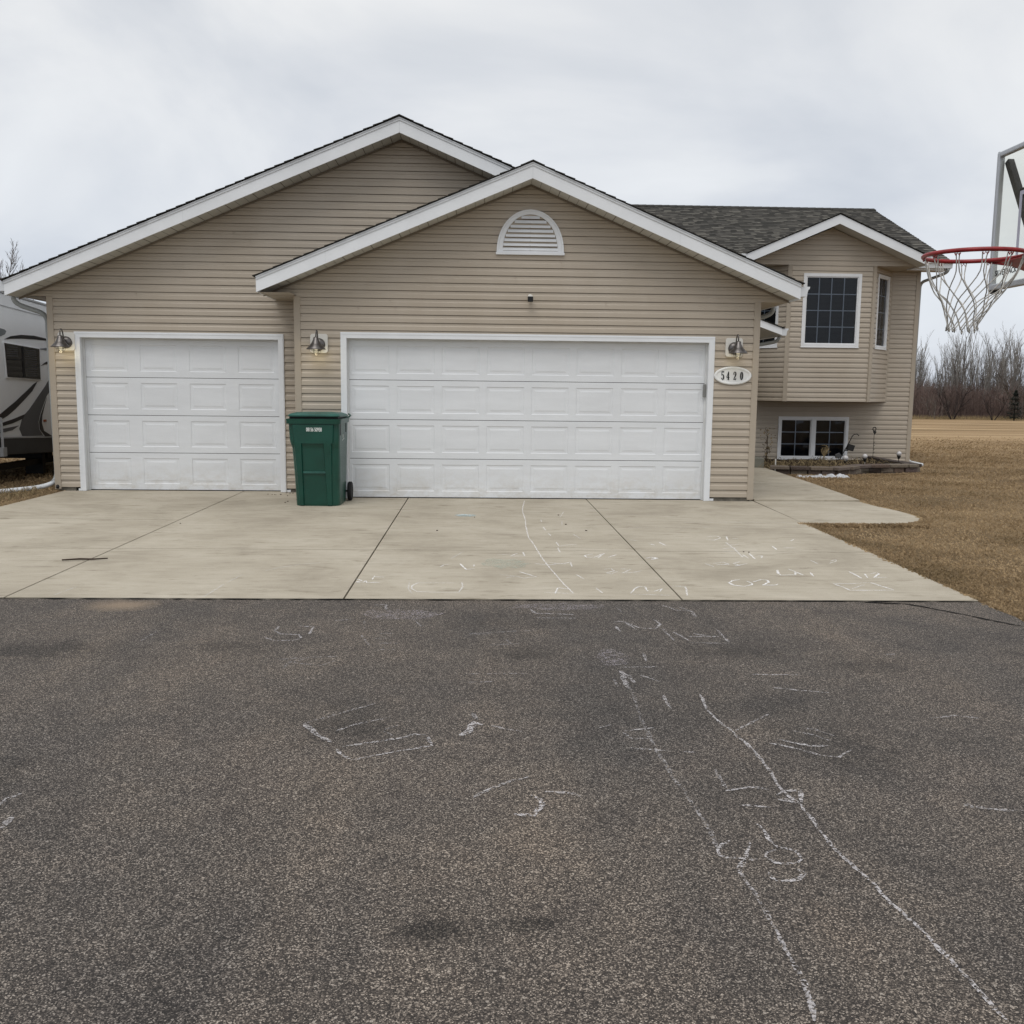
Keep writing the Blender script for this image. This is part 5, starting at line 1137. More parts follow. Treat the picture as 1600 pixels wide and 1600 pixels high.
for d, cx_ in zip('5420', (-.140, -.066, .026, .120)):
    mb = MB(); digit(mb, d, px_ + cx_, pz_ - .001, yb - .0155, w=.042, h=.112); ident(mb.build('digit', M['ink_black']), pq)

# ------------------------------------------------------------------ security camera
sc = empty('security_camera', (2.445, -.014, 2.71), 'small white security camera with a black face above the wide garage door', 'security camera')
ident(MB().lathe([(0, 0), (.028, 0), (.028, -.012), (.012, -.016), (.010, -.05)], (2.445, -.014, 2.735), 16, 'y').build('mount', M['lamp_block'], smooth=True), sc)
mb = MB(); mb.prism([(2.415, -.05, 2.675), (2.475, -.05, 2.675), (2.475, -.05, 2.755), (2.415, -.05, 2.755)], (0, -.075, -.012)); ident(mb.build('body', M['lamp_block'], bevel=.010), sc)
mb = MB(); mb.box(2.409, 2.481, -.154, -.124, 2.652, 2.722); ident(mb.build('lens_face', M['black'], bevel=.008), sc)

# ------------------------------------------------------------------ wheeled bin
def binthing():
    t = empty('wheeled_bin', (-.3, -.5, 0), 'dark green wheeled rubbish bin standing between the two garage doors', 'rubbish bin')
    def ring(x0, x1, y0, y1, z, r=.05, n=4, fr=None):
        pts = []
        for cx_, cy_, a0 in ((x1 - r, y0 + r, 270), (x1 - r, y1 - r, 0), (x0 + r, y1 - r, 90), (x0 + r, y0 + r, 180)):
            for k in range(n + 1): a = R_(a0 + 90 * k / n); pts.append((cx_ + r * math.cos(a), cy_ + r * math.sin(a), z))
        return pts
    secs = [(-.552, .004, -.862, -.20, .0, .10), (-.554, .006, -.868, -.19, .03, .10), (-.566, .012, -.885, -.165, .35, .095), (-.578, .016, -.90, -.150, .60, .085), (-.584, .016, -.905, -.14, .735, .07), (-.600, .018, -.915, -.125, .79, .06), (-.610, .020, -.917, -.12, .84, .05), (-.620, .022, -.92, -.11, 1.045, .045)]
    mb = MB(); rings = [ring(a, b, c, d, z, r) for a, b, c, d, z, r in secs]; n = len(rings[0])
    for A, B in zip(rings[:-1], rings[1:]):
        for k in range(n): mb.face([A[k], A[(k + 1) % n], B[(k + 1) % n], B[k]])
    mb.face(rings[0][::-1])
    body = mb.build('body', M['green'], None, fix=True); ident(body, t)
    me = body.data
    # front recess carved as a boxed niche: side ribs stand proud on both sides of it
    def fy_(z):   # front surface y at height z
        zs = [(s_[4], s_[2]) for s_ in secs]
        for (a, ya), (b, yb_) in zip(zs[:-1], zs[1:]):
            if a <= z <= b: return ya + (yb_ - ya) * (z - a) / (b - a)
        return zs[-1][1]
    def rib(x0b, x1b, x0t, x1t, z0, z1, out=.028):
        m = MB(); N_ = 6
        for k in range(N_):
            za, zb_ = z0 + (z1 - z0) * k / N_, z0 + (z1 - z0) * (k + 1) / N_
            ta, tb = k / N_, (k + 1) / N_
            a0, a1 = x0b + (x0t - x0b) * ta, x1b + (x1t - x1b) * ta; b0, b1 = x0b + (x0t - x0b) * tb, x1b + (x1t - x1b) * tb
            ya, yb_ = fy_(za), fy_(zb_); i = .010
            F = [(a0 + i, ya - out, za), (a1 - i, ya - out, za), (b1 - i, yb_ - out, zb_), (b0 + i, yb_ - out, zb_)]
            m.face(F); m.face([(a0, ya + .002, za), F[0], F[3], (b0, yb_ + .002, zb_)]); m.face([F[1], (a1, ya + .002, za), (b1, yb_ + .002, zb_), F[2]])
            if k == 0: m.face([(a0, ya + .002, za), (a1, ya + .002, za), F[1], F[0]])
            if k == N_ - 1: m.face([F[3], F[2], (b1, yb_ + .002, zb_), (b0, yb_ + .002, zb_)])
        return m
    for q in ((-.50, -.435, -.552, -.448, .01, .80), (-.150, -.080, -.185, -.075, .01, .80)):
        m = rib(*q); o = m.build('rib', M['green'], None, fix=True); ident(o, t)
    m = rib(-.545, -.055, -.570, -.045, .80, 1.035, .028); o = m.build('front_panel', M['green'], None, fix=True); ident(o, t)
    m = MB(); m.prism([(-.44, fy_(.44) + .004, .425), (-.158, fy_(.44) + .004, .425), (-.162, fy_(.44) + .004, .448), (-.44, fy_(.44) + .004, .448)], (0, -.026, -.004)); ident(m.build('ledge', M['green_lid']), t)
    # rim
    m = MB(); A = ring(-.644, .040, -.955, -.085, 1.045, .06); B = ring(-.650, .046, -.962, -.080, 1.105, .06); Cc = ring(-.625, .020, -.935, -.105, 1.108, .05); D = ring(-.620, .016, -.925, -.11, 1.05, .05)
    for U, V in ((A, B), (B, Cc), (Cc, D), (D, A)):
        for k in range(len(U)): m.face([U[k], U[(k + 1) % len(U)], V[(k + 1) % len(U)], V[k]])
    ident(m.build('rim', M['green'], None, fix=True), t)
    # side handle slots shown as dark pockets under the rim
    ident(MB().box(.014, .0245, -.86, -.80, .90, 1.04).build('handle_slot', M['black']), t); ident(MB().box(.014, .0245, -.36, -.30, .92, 1.04).build('handle_slot', M['black']), t)
    # lid
    m = MB(); lid = [(-.628, .024, -.930, -.085, 1.135, .07), (-.632, .028, -.935, -.08, 1.150, .07), (-.605, .010, -.905, -.10, 1.172, .08), (-.55, -.03, -.80, -.2, 1.19, .10), (-.42, -.16, -.65, -.35, 1.196, .08)]
    rg = [ring(*q) for q in lid]; dz = lambda p: (p[0], p[1], p[2] - .022 * (p[1] + .93))
    rg = [[dz(p) for p in r_] for r_ in rg]
    for U, V in zip(rg[:-1], rg[1:]):
        for k in range(len(U)): m.face([U[k], U[(k + 1) % len(U)], V[(k + 1) % len(U)], V[k]])
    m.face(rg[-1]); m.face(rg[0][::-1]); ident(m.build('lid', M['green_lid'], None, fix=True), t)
    m = MB(); m.box(-.605, .005, -.90, -.12, 1.06, 1.132); ident(m.build('lid_gap_shade', M['black']), t)  # black block paints in the shade of the gap under the lid
    m = MB(); m.tube([(-.60, -.07, 1.10), (.02, -.07, 1.10)], .016, 8); m.tube([(.02, -.07, 1.10), (.05, -.055, 1.13), (.02, -.04, 1.15)], .012, 6); ident(m.build('handle', M['green'], smooth=True), t)
    # wheels
    for s in (-.60, .030):
        w = MB().lathe([(0, 0), (.05, .0), (.055, .008), (.095, .006), (.118, 0), (.127, .012), (.127, .040), (.118, .052), (.09, .048), (.055, .046), (0, .05)], (s - (.0 if s > 0 else 0), -.215, .127), 28, 'x').build('wheel', M['tyre'], smooth=True); ident(w, t)
    ident(MB().tube([(-.60, -.215, .127), (.06, -.215, .127)], .012, 8).build('axle', M['iron']), t)
    return t, fy_
bn, bfy = binthing()
def text_mesh(s, size, mat, loc, rot, name, sx=1., ext=.0006, parent=None):
    cu = bpy.data.curves.new(name, 'FONT'); cu.body = s; cu.size = size; cu.extrude = ext; cu.offset = size * .02; cu.align_x = 'CENTER'; cu.align_y = 'CENTER'
    o = bpy.data.objects.new(name, cu); C.objects.link(o)
    dg = bpy.context.evaluated_depsgraph_get(); me = bpy.data.meshes.new_from_object(o.evaluated_get(dg)); bpy.data.objects.remove(o)
    me.materials.clear(); me.materials.append(mat)
    o = bpy.data.objects.new(name, me); C.objects.link(o); o.location = loc; o.rotation_euler = rot; o.scale = (sx, 1, 1)
    if parent:
        o.parent = parent; o.matrix_parent_inverse = Matrix.Translation(-Vector(parent.location))
    return o
text_mesh('08156 50958', .066, M['ink_white'], (-.292, bfy(.975) - .030, .972), (R_(90), 0, 0), 'lettering', .56, parent=bn)
mb = MB(); mb.box(.0215, .0245, -.62, -.59, .86, .90); mb.prism([(.0215, -.68, .825), (.0215, -.50, .845), (.0215, -.50, .853), (.0215, -.68, .833)], (.002, 0, 0)); ident(mb.build('side_marking', M['ink_white']), bn)

# ------------------------------------------------------------------ basketball hoop
HXc, HYc, HZ = 4.244, -8.338, 2.203
hp = empty('basketball_hoop', (5.6, HYc, 0), 'basketball hoop with clear backboard, red rim and white net beside the driveway', 'basketball hoop')
def hpart(m, name, mat, smooth=False, bevel=0, lab=None):
    o = m.build(name, mat, None, smooth=smooth, bevel=bevel); ident(o, hp)
    if lab: o['label'] = lab
    return o
Xb = 4.622; Y0, Y1, Z0, Z1 = HYc - .56, HYc + .56, 2.088, 2.832
hpart(MB().box(Xb, Xb + .006, Y0 + .02, Y1 - .02, Z0 + .02, Z1 - .02), 'backboard', M['acrylic'])
m = MB(); fw = .027
m.box(Xb - .008, Xb + .026, Y0, Y0 + fw, Z0, Z1); m.box(Xb - .008, Xb + .026, Y1 - fw, Y1, Z0, Z1); m.box(Xb - .008, Xb + .026, Y0 + fw, Y1 - fw, Z1 - fw, Z1); m.box(Xb - .010, Xb + .034, Y0 + fw, Y1 - fw, Z0, Z0 + fw * 1.2)
hpart(m, 'backboard_frame', M['board_frame'], bevel=.006)
m = MB(); m.box(Xb - .002, Xb + .05, Y1 - .05, Y1 + .004, Z0 - .016, Z0); m.box(Xb - .002, Xb + .05, Y0 - .004, Y0 + .05, Z0 - .016, Z0); m.box(Xb + .0, Xb + .03, Y1 - .01, Y1 + .004, Z1 - .03, Z1 + .004)
hpart(m, 'corner_pad', M['black'])
m = MB(); tw_ = .022
for a, b, c_, d in ((HYc - .305, HYc - .305 + tw_, 2.20, 2.58), (HYc + .305 - tw_, HYc + .305, 2.20, 2.58), (HYc - .305 + tw_, HYc + .305 - tw_, 2.558, 2.58), (HYc - .305 + tw_, HYc + .305 - tw_, 2.20, 2.222)):
    m.box(Xb - .0035, Xb - .001, a, b, c_, d)
hpart(m, 'target_square', M['target_paint'])
m = MB()
for s in (-1, 1):
    a, b = Vector((Xb + .045, HYc + s * .525, Z1 - .05)), Vector((Xb + .060, HYc + s * .17, Z0 + .10))
    m.tube([a, b], .024, 4); 
    m.tube([Vector((Xb + .06, HYc + s * .40, 2.60)), Vector((Xb + .06, HYc, 2.60))], .018, 4)
m.tube([(Xb + .06, HYc - .17, Z0 + .10), (Xb + .06, HYc + .17, Z0 + .10)], .024, 4)
for z0_, z1_ in ((2.60, 2.30), (2.2, 1.95)):
    for s in (-1, 1): m.tube([(Xb + .06, HYc + s * .12, z0_), (5.62, HYc + s * .06, z1_)], .018, 4)
hpart(m, 'strut', M['strut'])
# rim ring with back plate
m = MB(); n = 48; rr = .2286 + .008
m.tube([(HXc + rr * math.cos(2 * math.pi * k / n), HYc + rr * math.sin(2 * math.pi * k / n), HZ) for k in range(n + 1)], .0108, 10, cap=False)
rim = hpart(m, 'rim', M['red'], smooth=True)
m = MB()
for s in (-1, 1):
    m.prism([(HXc + .13, HYc + s * .205, HZ - .006), (Xb - .03, HYc + s * .07, HZ - .055), (Xb - .03, HYc + s * .07, HZ + .018), (HXc + .13, HYc + s * .205, HZ + .006)], (0, -s * .006, 0))
m.prism([(HXc + .215, HYc - .09, HZ - .002), (Xb - .02, HYc - .07, HZ + .006), (Xb - .02, HYc + .07, HZ + .006), (HXc + .215, HYc + .09, HZ - .002)], (0, 0, .006))
m.prism([(HXc + .20, HYc - .12, HZ - .010), (Xb - .02, HYc - .08, HZ - .075), (Xb - .02, HYc + .08, HZ - .075), (HXc + .20, HYc + .12, HZ - .010)], (0, 0, -.006))
m.box(Xb - .030, Xb - .008, HYc - .085, HYc + .085, HZ - .09, HZ + .03)
for z in (.012, -.05):
    for s in (-1, 1): m.box(Xb - .036, Xb - .030, HYc + s * .05 - .008, HYc + s * .05 + .008, HZ + z - .008, HZ + z + .008)
hpart(m, 'rim_bracket', M['red'])
m = MB()
for k in range(12):
    a = 2 * math.pi * (k + .5) / 12; c = Vector((HXc + rr * math.cos(a), HYc + rr * math.sin(a), HZ - .012)); u = Vector((-math.sin(a), math.cos(a), 0))
    m.tube([c - u * .014, c - u * .008 - Vector((0, 0, .012)), c, c + u * .008 - Vector((0, 0, .012)), c + u * .014], .0028, 6)
hpart(m, 'net_hook', M['red'], smooth=True)
# net: 12 loops, crossing cords
m = MB(); rnd = random.Random(4)
lv = [(0, .232, 0), (.085, .205, 0), (.16, .165, .5), (.215, .122, 1), (.27, .094, 1.5), (.315, .074, 2), (.352, .070, 2.5)]
for k in range(12):
    for s in (-1, 1):
        pts = []
        for i, (dz, r, _) in enumerate(lv):
            off = s * (.09 + i * .5 * 0 ) if i == 0 else s * (.06 if i == 1 else (i - 1) * .5)
            ang = 2 * math.pi * (k + .5 + off) / 12
            lean = (dz / .375) ** 1.5 * -.048
            pts.append((HXc + lean + r * math.cos(ang) + rnd.uniform(-.003, .003), HYc + r * math.sin(ang) + rnd.uniform(-.003, .003), HZ - .012 - dz + (rnd.uniform(-.008, .008) if i > 1 else 0)))
        # smooth
        sm = []
        for i in range(len(pts) - 1):
            p0 = Vector(pts[max(i - 1, 0)]); p1 = Vector(pts[i]); p2 = Vector(pts[i + 1]); p3 = Vector(pts[min(i + 2, len(pts) - 1)])
            for t in (0, .33, .66): sm.append(.5 * ((2 * p1) + (p2 - p0) * t + (2 * p0 - 5 * p1 + 4 * p2 - p3) * t * t + (3 * p1 - 3 * p2 + p3 - p0) * t ** 3))
        sm.append(Vector(pts[-1])); m.tube(sm, .0031, 6)
        if s > 0: m.tube([sm[-1], sm[-1] + Vector((.004, .0, -.012)), sm[-1] + Vector((.01, .004, .002))], .0036, 6)
hpart(m, 'net', M['net'], smooth=True)
tx = text_mesh('SILVERBACK', .042, M['ink_black'], (Xb - .002, HYc + .395, 2.175), (R_(90), 0, R_(-90)), 'lettering', .95, parent=hp)
# pole and base
m = MB(); m.box(5.60, 5.69, HYc - .045, HYc + .045, .08, 2.5); hpart(m, 'pole', M['strut'], bevel=.01)
m = MB(); m.tube([(5.66, HYc, .9), (6.15, HYc, .20)], .02, 6); m.prism([(5.40, HYc - .35, -.03), (6.35, HYc - .42, -.03), (6.35, HYc + .42, -.03), (5.40, HYc + .35, -.03)], (0, 0, .16)); hpart(m, 'base', M['strut'], bevel=.03)

# ------------------------------------------------------------------ travel trailer (side faces the garage, slightly nose-down away from the camera)
RX = -5.6
rv = empty('travel_trailer', (-6.8, 3, 0), 'white and grey travel trailer with black swoosh decals parked left of the garage', 'travel trailer')
def rvp(m, name, mat, smooth=False, bevel=0, lab=None):
    o = m.build(name, mat, None, smooth=smooth, bevel=bevel); ident(o, rv)
    if lab: o['label'] = lab
    return o
ty = lambda y: -.0437 * (y - 2.27)
ya, yb2 = -1.0, 9.0
m = MB(); m.prism([(RX, ya, .66 + ty(ya)), (RX, yb2, .66 + ty(yb2)), (RX, yb2, 2.88 + ty(yb2)), (RX, ya + .25, 2.90 + ty(ya)), (RX, ya, 2.6 + ty(ya))], (-2.45, 0, 0)); rvp(m, 'body', M['rv_body'], bevel=.03)
m = MB(); m.prism([(RX + .012, ya + .2, 2.885 + ty(ya)), (RX + .012, yb2, 2.885 + ty(yb2)), (RX + .012, yb2, 2.915 + ty(yb2)), (RX + .012, ya + .2, 2.915 + ty(ya))], (-2.47, 0, 0))
m.prism([(RX + .006, ya, 2.692 + ty(ya)), (RX + .006, yb2, 2.692 + ty(yb2)), (RX + .006, yb2, 2.704 + ty(yb2)), (RX + .006, ya, 2.704 + ty(ya))], (-.01, 0, 0))
m.prism([(RX + .012, 2.13, .655), (RX + .012, yb2, .655 + ty(yb2)), (RX + .012, yb2, .675 + ty(yb2)), (RX + .012, 2.13, .675)], (-.02, 0, 0)); rvp(m, 'trim_rail', M['rv_trim'])
m = MB(); m.prism([(RX + .004, 2.14, .40), (RX + .004, yb2, .40 + ty(yb2)), (RX + .004, yb2, .654 + ty(yb2)), (RX + .004, 2.14, .654)], (-2.4, 0, 0)); rvp(m, 'skirt', M['rv_skirt'], bevel=.01)
m = MB(); m.prism([(RX - .2, 2.1, .40), (RX - .2, 2.1, .66), (RX - .2, ya, .76), (RX - .2, ya, .55)], (-2., 0, 0)); m.box(RX - .35, RX - .25, ya, yb2, .12, .22); m.box(RX - 2.1, RX - 2.0, ya, yb2, .12, .22)
m.box(RX - 2.2, RX - .2, 4.1, 4.3, .20, .42); m.box(RX - .5, RX - .2, 3.9, 4.0, -.05, .3); rvp(m, 'chassis', M['strut'])
for y in (4.9, 5.8):
    w = MB().lathe([(0, 0), (.18, 0), (.2, -.02), (.34, -.01), (.36, .03), (.36, .2), (.33, .22), (0, .22)], (RX - .25, y, .28), 28, 'x'); rvp(w, 'wheel', M['tyre'], smooth=True)
m = MB(); m.tube([(RX + .02, 2.04, .98), (RX + .02, 2.05, .45)], .022, 6); m.box(RX - .01, RX + .05, 2.0, 2.12, .38, .52); rvp(m, 'stabiliser', M['rv_trim'])
m = MB()
def lensx(m, pts, x, th=.003): m.prism([(x, y, z) for y, z in pts], (th, 0, 0))
sw = [((RX + .002), 'rv_black', [[(2.31, 2.18), (2.53, 2.24), (2.89, 2.28), (3.34, 2.29), (3.91, 2.26), (4.6, 2.17), (4.6, 2.15), (3.91, 2.23), (3.34, 2.23), (2.88, 2.22), (2.53, 2.2)],
      [(3.54, 1.80), (3.74, 1.87), (3.9, 1.89), (4.4, 1.90), (4.4, 1.86), (3.9, 1.84), (3.71, 1.83)],
      [(3.39, 1.54), (3.18, 1.38), (2.88, 1.24), (2.54, 1.09), (2.29, 1.0), (2.05, .94), (1.5, .82), (1.5, .92), (2.05, 1.03), (2.27, 1.11), (2.6, 1.23), (2.98, 1.385), (3.25, 1.5)],
      [(2.88, 1.01), (2.80, .94), (2.43, .875), (2.04, .84), (1.5, .80), (1.5, .85), (2.04, .89), (2.44, .94)],
      [(3.60, 1.12), (3.5, .97), (3.475, .84), (3.54, .71), (3.86, .605), (3.58, .612), (3.39, .74), (3.38, .87), (3.46, 1.0), (3.72, 1.28)]]),
      ((RX + .002), 'rv_gray', [[(3.95, 1.66), (3.67, 1.46), (3.03, 1.08), (2.88, 1.01), (2.76, .92), (2.66, .78), (2.75, .66), (3.50, .63), (3.37, .74), (3.355, .87), (3.44, 1.01), (3.7, 1.29), (3.95, 1.44)],
      [(2.66, .835), (2.42, .77), (2.03, .74), (1.5, .72), (1.5, .78), (2.03, .80)]]),
      ((RX + .002), 'rv_teal', [[(2.0, 2.36), (2.21, 2.345), (2.34, 2.335), (2.4, 2.31), (2.35, 2.26), (2.2, 2.22), (2.0, 2.20)], [(3.48, 2.08), (3.91, 2.12), (4.4, 2.13), (4.4, 2.04), (3.9, 2.06)]])]
for x, mt_, polys in sw:
    m = MB()
    for i, p in enumerate(polys): lensx(m, p, x + .0006 * i)
    rvp(m, 'decal', M[mt_])
m = MB(); m.prism([(RX + .003, 2.255, 2.145), (RX + .003, 3.515, 2.095), (RX + .003, 3.50, 1.555), (RX + .003, 2.30, 1.585)], (.014, 0, 0)); wf = rvp(m, 'window_frame', M['rv_body'], bevel=.01, lab='dark trailer window with half-drawn blinds')
m = MB(); m.prism([(RX + .018, 2.285, 2.125), (RX + .018, 3.485, 2.078), (RX + .018, 3.475, 1.572), (RX + .018, 2.33, 1.603)], (.004, 0, 0)); o = m.build('pane', simple('trailer_dark_glass', (.008, .009, .010), .08, .6), bevel=.008); o.parent = wf
m = MB()
for k in range(13): z = 2.05 - k * .034; m.box(RX + .0225, RX + .024, 2.95, 3.36, z - ty(2.27) - .02, z - .004)
for k in range(5): z = 2.08 - k * .034; m.box(RX + .0225, RX + .024, 2.34, 2.70, z - .018, z - .002)
o = m.build('blind', simple('trailer_blind', (.06, .062, .066), .5)); o.parent = wf
m = MB(); m.box(RX + .0225, RX + .027, 2.84, 2.90, 1.60, 2.09); m.box(RX + .0225, RX + .026, 2.34, 2.84, 1.87, 1.885); o = m.build('divider', M['black']); o.parent = wf
rvp(MB().box(RX + .002, RX + .02, 3.54, 3.63, .86, .90), 'marker_light', M['amber'], bevel=.005)
# ------------------------------------------------------------------ trees
def branchy(rnd, mt, mc, p, d, l, r, lev, maxlev, spread, up, kids, wob=.25, seg=4):
    pts = [Vector(p)]; rs = [r]; dd = Vector(d).normalized()
    for k in range(seg):
        dd = (dd + Vector((rnd.uniform(-wob, wob), rnd.uniform(-wob, wob), rnd.uniform(-wob, wob) + up)) * .45).normalized()
        pts.append(pts[-1] + dd * l / seg); rs.append(r * (1 - .8 * (k + 1) / seg) if lev > 0 else r * (1 - .75 * (k + 1) / seg))
    (mt if lev == 0 else mc).tube(pts, rs, 5 if lev == 0 else 3, cap=False)
    if lev >= maxlev: return
    n = kids[lev]
    for k in range(n):
        t = (.22 if lev == 0 else .15) + (.80 - .0) * (k + rnd.random()) / n; t = min(t, .97)
        i = min(int(t * seg), seg - 1); f = t * seg - i; q = pts[i].lerp(pts[i + 1], f); dl = (pts[i + 1] - pts[i]).normalized()
        ax_ = dl.orthogonal().normalized(); ax_.rotate(Matrix.Rotation(rnd.random() * 6.283, 3, dl)); nd = (dl * math.cos(spread) + ax_ * math.sin(spread)).normalized()
        branchy(rnd, mt, mc, q, nd, l * rnd.uniform(.28, .5) * (1.15 - t * .55), max(.010, rs[i] * .5), lev + 1, maxlev, spread * rnd.uniform(.85, 1.15), up, kids, wob, 3)
def make_tree(name, seed, h, r, kids, spread, up, mat, lab, cat, group, stems=1, lean=.05, minr=None, maxlev=3):
    rnd = random.Random(seed); t = empty(name, (0, 0, 0), lab, cat, group); mt, mc = MB(), MB()
    for s in range(stems):
        a = 6.283 * s / stems + rnd.random(); ln = lean if stems == 1 else rnd.uniform(.25, .75)
        branchy(rnd, mt, mc, (0, 0, -.3), (ln * math.cos(a), ln * math.sin(a), 1), h * rnd.uniform(.8, 1), r, 0, maxlev, spread, up, kids)
    o = mt.build('trunk', mat); o.parent = t; o = mc.build('crown', mat); o.parent = t; return t
GA = 'tall bare trees along the far edge of the field'
LA = 'tall slender bare tree in the row along the far edge of the field'
protos = [make_tree('bare_tree', 100 + k, [10.5, 9., 11., 8.5, 10., 9.6][k], [.12, .10, .13, .10, .16, .09][k], [[13, 6, 3], [11, 6, 3], [15, 6, 3], [11, 5, 3], [9, 6, 4], [16, 5, 2]][k], [.40, .34, .36, .42, .55, .30][k], [.40, .5, .45, .40, .22, .5][k], M[['twig_pale', 'twig', 'twig_pale', 'twig', 'twig', 'twig_pale'][k]], LA, 'tree', GA) for k in range(6)]
rnd = random.Random(55); cnt = 0
def put(o, x, y, s, rz): o.location = (x, y, gh_(x, y)); o.scale = (s, s, s); o.rotation_euler = (0, 0, rz)
for k in range(230):
    y = 96 + rnd.uniform(0, 30)
    if k < 190: x = 1.8 + (.43 + .22 * (k + rnd.uniform(-.5, .5)) / 190) * (y + 13)
    else: x = 16 + (k - 190) * .8 if k < 215 else 70 + (k - 215) * 2.2
    a_ = (x - 1.8) / (y + 13); s = rnd.uniform(.56, .94) * (y + 13) / 118 * (.86 + .30 * max(0, min(1, (a_ - .46) / .10))) * (1 + .10 * math.sin(a_ * 130))
    i = k % 6; o = protos[i] if k < 6 else copy_tree(protos[i]); put(o, x, y, s, rnd.random() * 6.28)
# shrubby trees standing in front of the thicket
GB = 'low spreading bare trees in front of the thicket'
sp = make_tree('spreading_tree', 201, 4.4, .09, [8, 6, 4], .55, .10, M['twig_dark'], 'low dark bare tree forking into several spreading stems in front of the thicket', 'tree', None, stems=5); put(sp, 50.9, 86.5, .85, .3)
sp2 = make_tree('spreading_tree', 202, 3.6, .07, [7, 6, 4], .55, .10, M['twig_dark'], 'small dark leaning bare tree left of the little conifer', 'tree', None, stems=3); put(sp2, 54.9, 86, 0.85, 1.)
sp3 = make_tree('spreading_tree', 203, 3.4, .05, [8, 6, 4], .6, .10, M['twig'], 'small bare brownish tree closest to the house corner in front of the thicket', 'tree', None, stems=4); put(sp3, 49.5, 87.5, .9, 2.)
sp4 = make_tree('spreading_tree', 204, 5.6, .09, [9, 7, 5], .65, .05, M['twig'], 'broad bushy bare tree behind the little conifer', 'tree', None, stems=6); put(sp4, 58.8, 88, 1.1, 0.)
# small conifer
cf = empty('conifer', (0, 0, 0), 'small dark green conifer at the edge of the field', 'tree'); rnd = random.Random(9)
o = MB().tube([(0, 0, -.2), (0, 0, 2.9)], [.09, .015], 6).build('trunk', M['twig_dark']); o.parent = cf
mb = MB()
for k in range(1500):
    z = .35 + 2.75 * (k / 1500) ** 1.1; R0 = 1.15 * (1 - (z - .35) / 2.85) ** .85 * (.75 + .25 * math.sin(z * 14)); a = rnd.random() * 6.28; r0 = R0 * rnd.uniform(.35, 1.05)
    c = Vector((r0 * math.cos(a), r0 * math.sin(a), z - r0 * .28)); u = Vector((math.cos(a), math.sin(a), -.25)) * rnd.uniform(.10, .22); w = Vector((-math.sin(a), math.cos(a), rnd.uniform(-.4, .4))) * .06
    mb.face([c - w, c + u, c + w])
o = mb.build('crown', M['needle']); o.parent = cf; put(cf, 56.3, 84.5, 1., 0)
# thicket: dense brushwood belt
mb = MB(); rnd = random.Random(17)
for k in range(26000):
    x = rnd.uniform(16, 96) if k > 17000 else rnd.uniform(44, 76); y = 90 + rnd.random() ** .8 * 34; z = gh_(x, y) - .1
    h = rnd.uniform(1.6, 5.2) * (.82 + .22 * noise.noise(Vector((x * .22, y * .1, 0)))) ; h *= 1.12
    r = rnd.uniform(.018, .04); a = rnd.gauss(0, .17); b = rnd.gauss(0, .1)
    p0 = Vector((x, y, z)); p1 = p0 + Vector((a * h, b * h, h)); w = Vector((r, 0, 0))
    mb.face([p0 - w, p0 + w, p1])
    for q in range(2):
        t = rnd.uniform(.3, .8); m_ = p0.lerp(p1, t); e = m_ + Vector((rnd.uniform(-.9, .9), rnd.uniform(-.4, .4), rnd.uniform(.3, 1.2))); mb.face([m_ - w * .8, m_ + w * .8, e])
tag(mb.build('brushwood', M['brush']), 'dense brown leafless thicket beyond the field', kind='stuff')
# rough dry verge at the field's far edge
mb = MB(); rnd = random.Random(3)
for k in range(9000):
    x = rnd.uniform(20, 92); y = rnd.gauss(88.3, 1.1); z = gh_(x, y) - .05; h = rnd.uniform(.15, .6); w = rnd.uniform(.01, .04); mb.face([(x - w, y, z), (x + w, y, z), (x + rnd.uniform(-.2, .2), y, z + h)])
tag(mb.build('tall_grass', M['deadstem']), 'rough dry tall grass at the foot of the thicket', kind='stuff')
# trees left, behind the trailer
lt = make_tree('bare_tree', 301, 8.0, .13, [18, 10, 7], .5, .22, M['twig'], 'bare tree top showing above the garage eave behind the trailer', 'tree', None); put(lt, -23.4, 40, 1.03, 0)
lt2 = make_tree('bare_tree', 302, 7.6, .12, [12, 8, 5], .5, .25, M['twig'], 'lower bare tree behind the trailer, further from the garage', 'tree', None); put(lt2, -27.5, 44, 1., 1.)

# ------------------------------------------------------------------ sky and light
SUN_EL, SUN_AZ = R_(58), R_(200)     # veiled sun behind the camera, azimuth from +Y clockwise
w = bpy.data.worlds.new('World'); bpy.context.scene.world = w; w.use_nodes = True; nt = w.node_tree; nt.nodes.clear()
out = N(nt, 'ShaderNodeOutputWorld'); bg = N(nt, 'ShaderNodeBackground'); bg.inputs[1].default_value = .1
sk = N(nt, 'ShaderNodeTexSky'); sk.sky_type = 'NISHITA'; sk.sun_disc = False; sk.sun_elevation = SUN_EL; sk.sun_rotation = SUN_AZ
tc = N(nt, 'ShaderNodeTexCoord'); sx = N(nt, 'ShaderNodeSeparateXYZ'); L(nt, tc.outputs['Generated'], sx.inputs[0])
az = N(nt, 'ShaderNodeMath', operation='MAXIMUM'); az.inputs[1].default_value = 0; L(nt, sx.outputs[2], az.inputs[0])
ad = N(nt, 'ShaderNodeMath', operation='ADD'); ad.inputs[1].default_value = .50; L(nt, az.outputs[0], ad.inputs[0])
cb = N(nt, 'ShaderNodeCombineXYZ')
for i in (0, 1):
    dv = N(nt, 'ShaderNodeMath', operation='DIVIDE'); L(nt, sx.outputs[i], dv.inputs[0]); L(nt, ad.outputs[0], dv.inputs[1]); L(nt, dv.outputs[0], cb.inputs[i])
n1 = noise_tex(nt, 2.0, 6, .5, cb.outputs[0], .6)
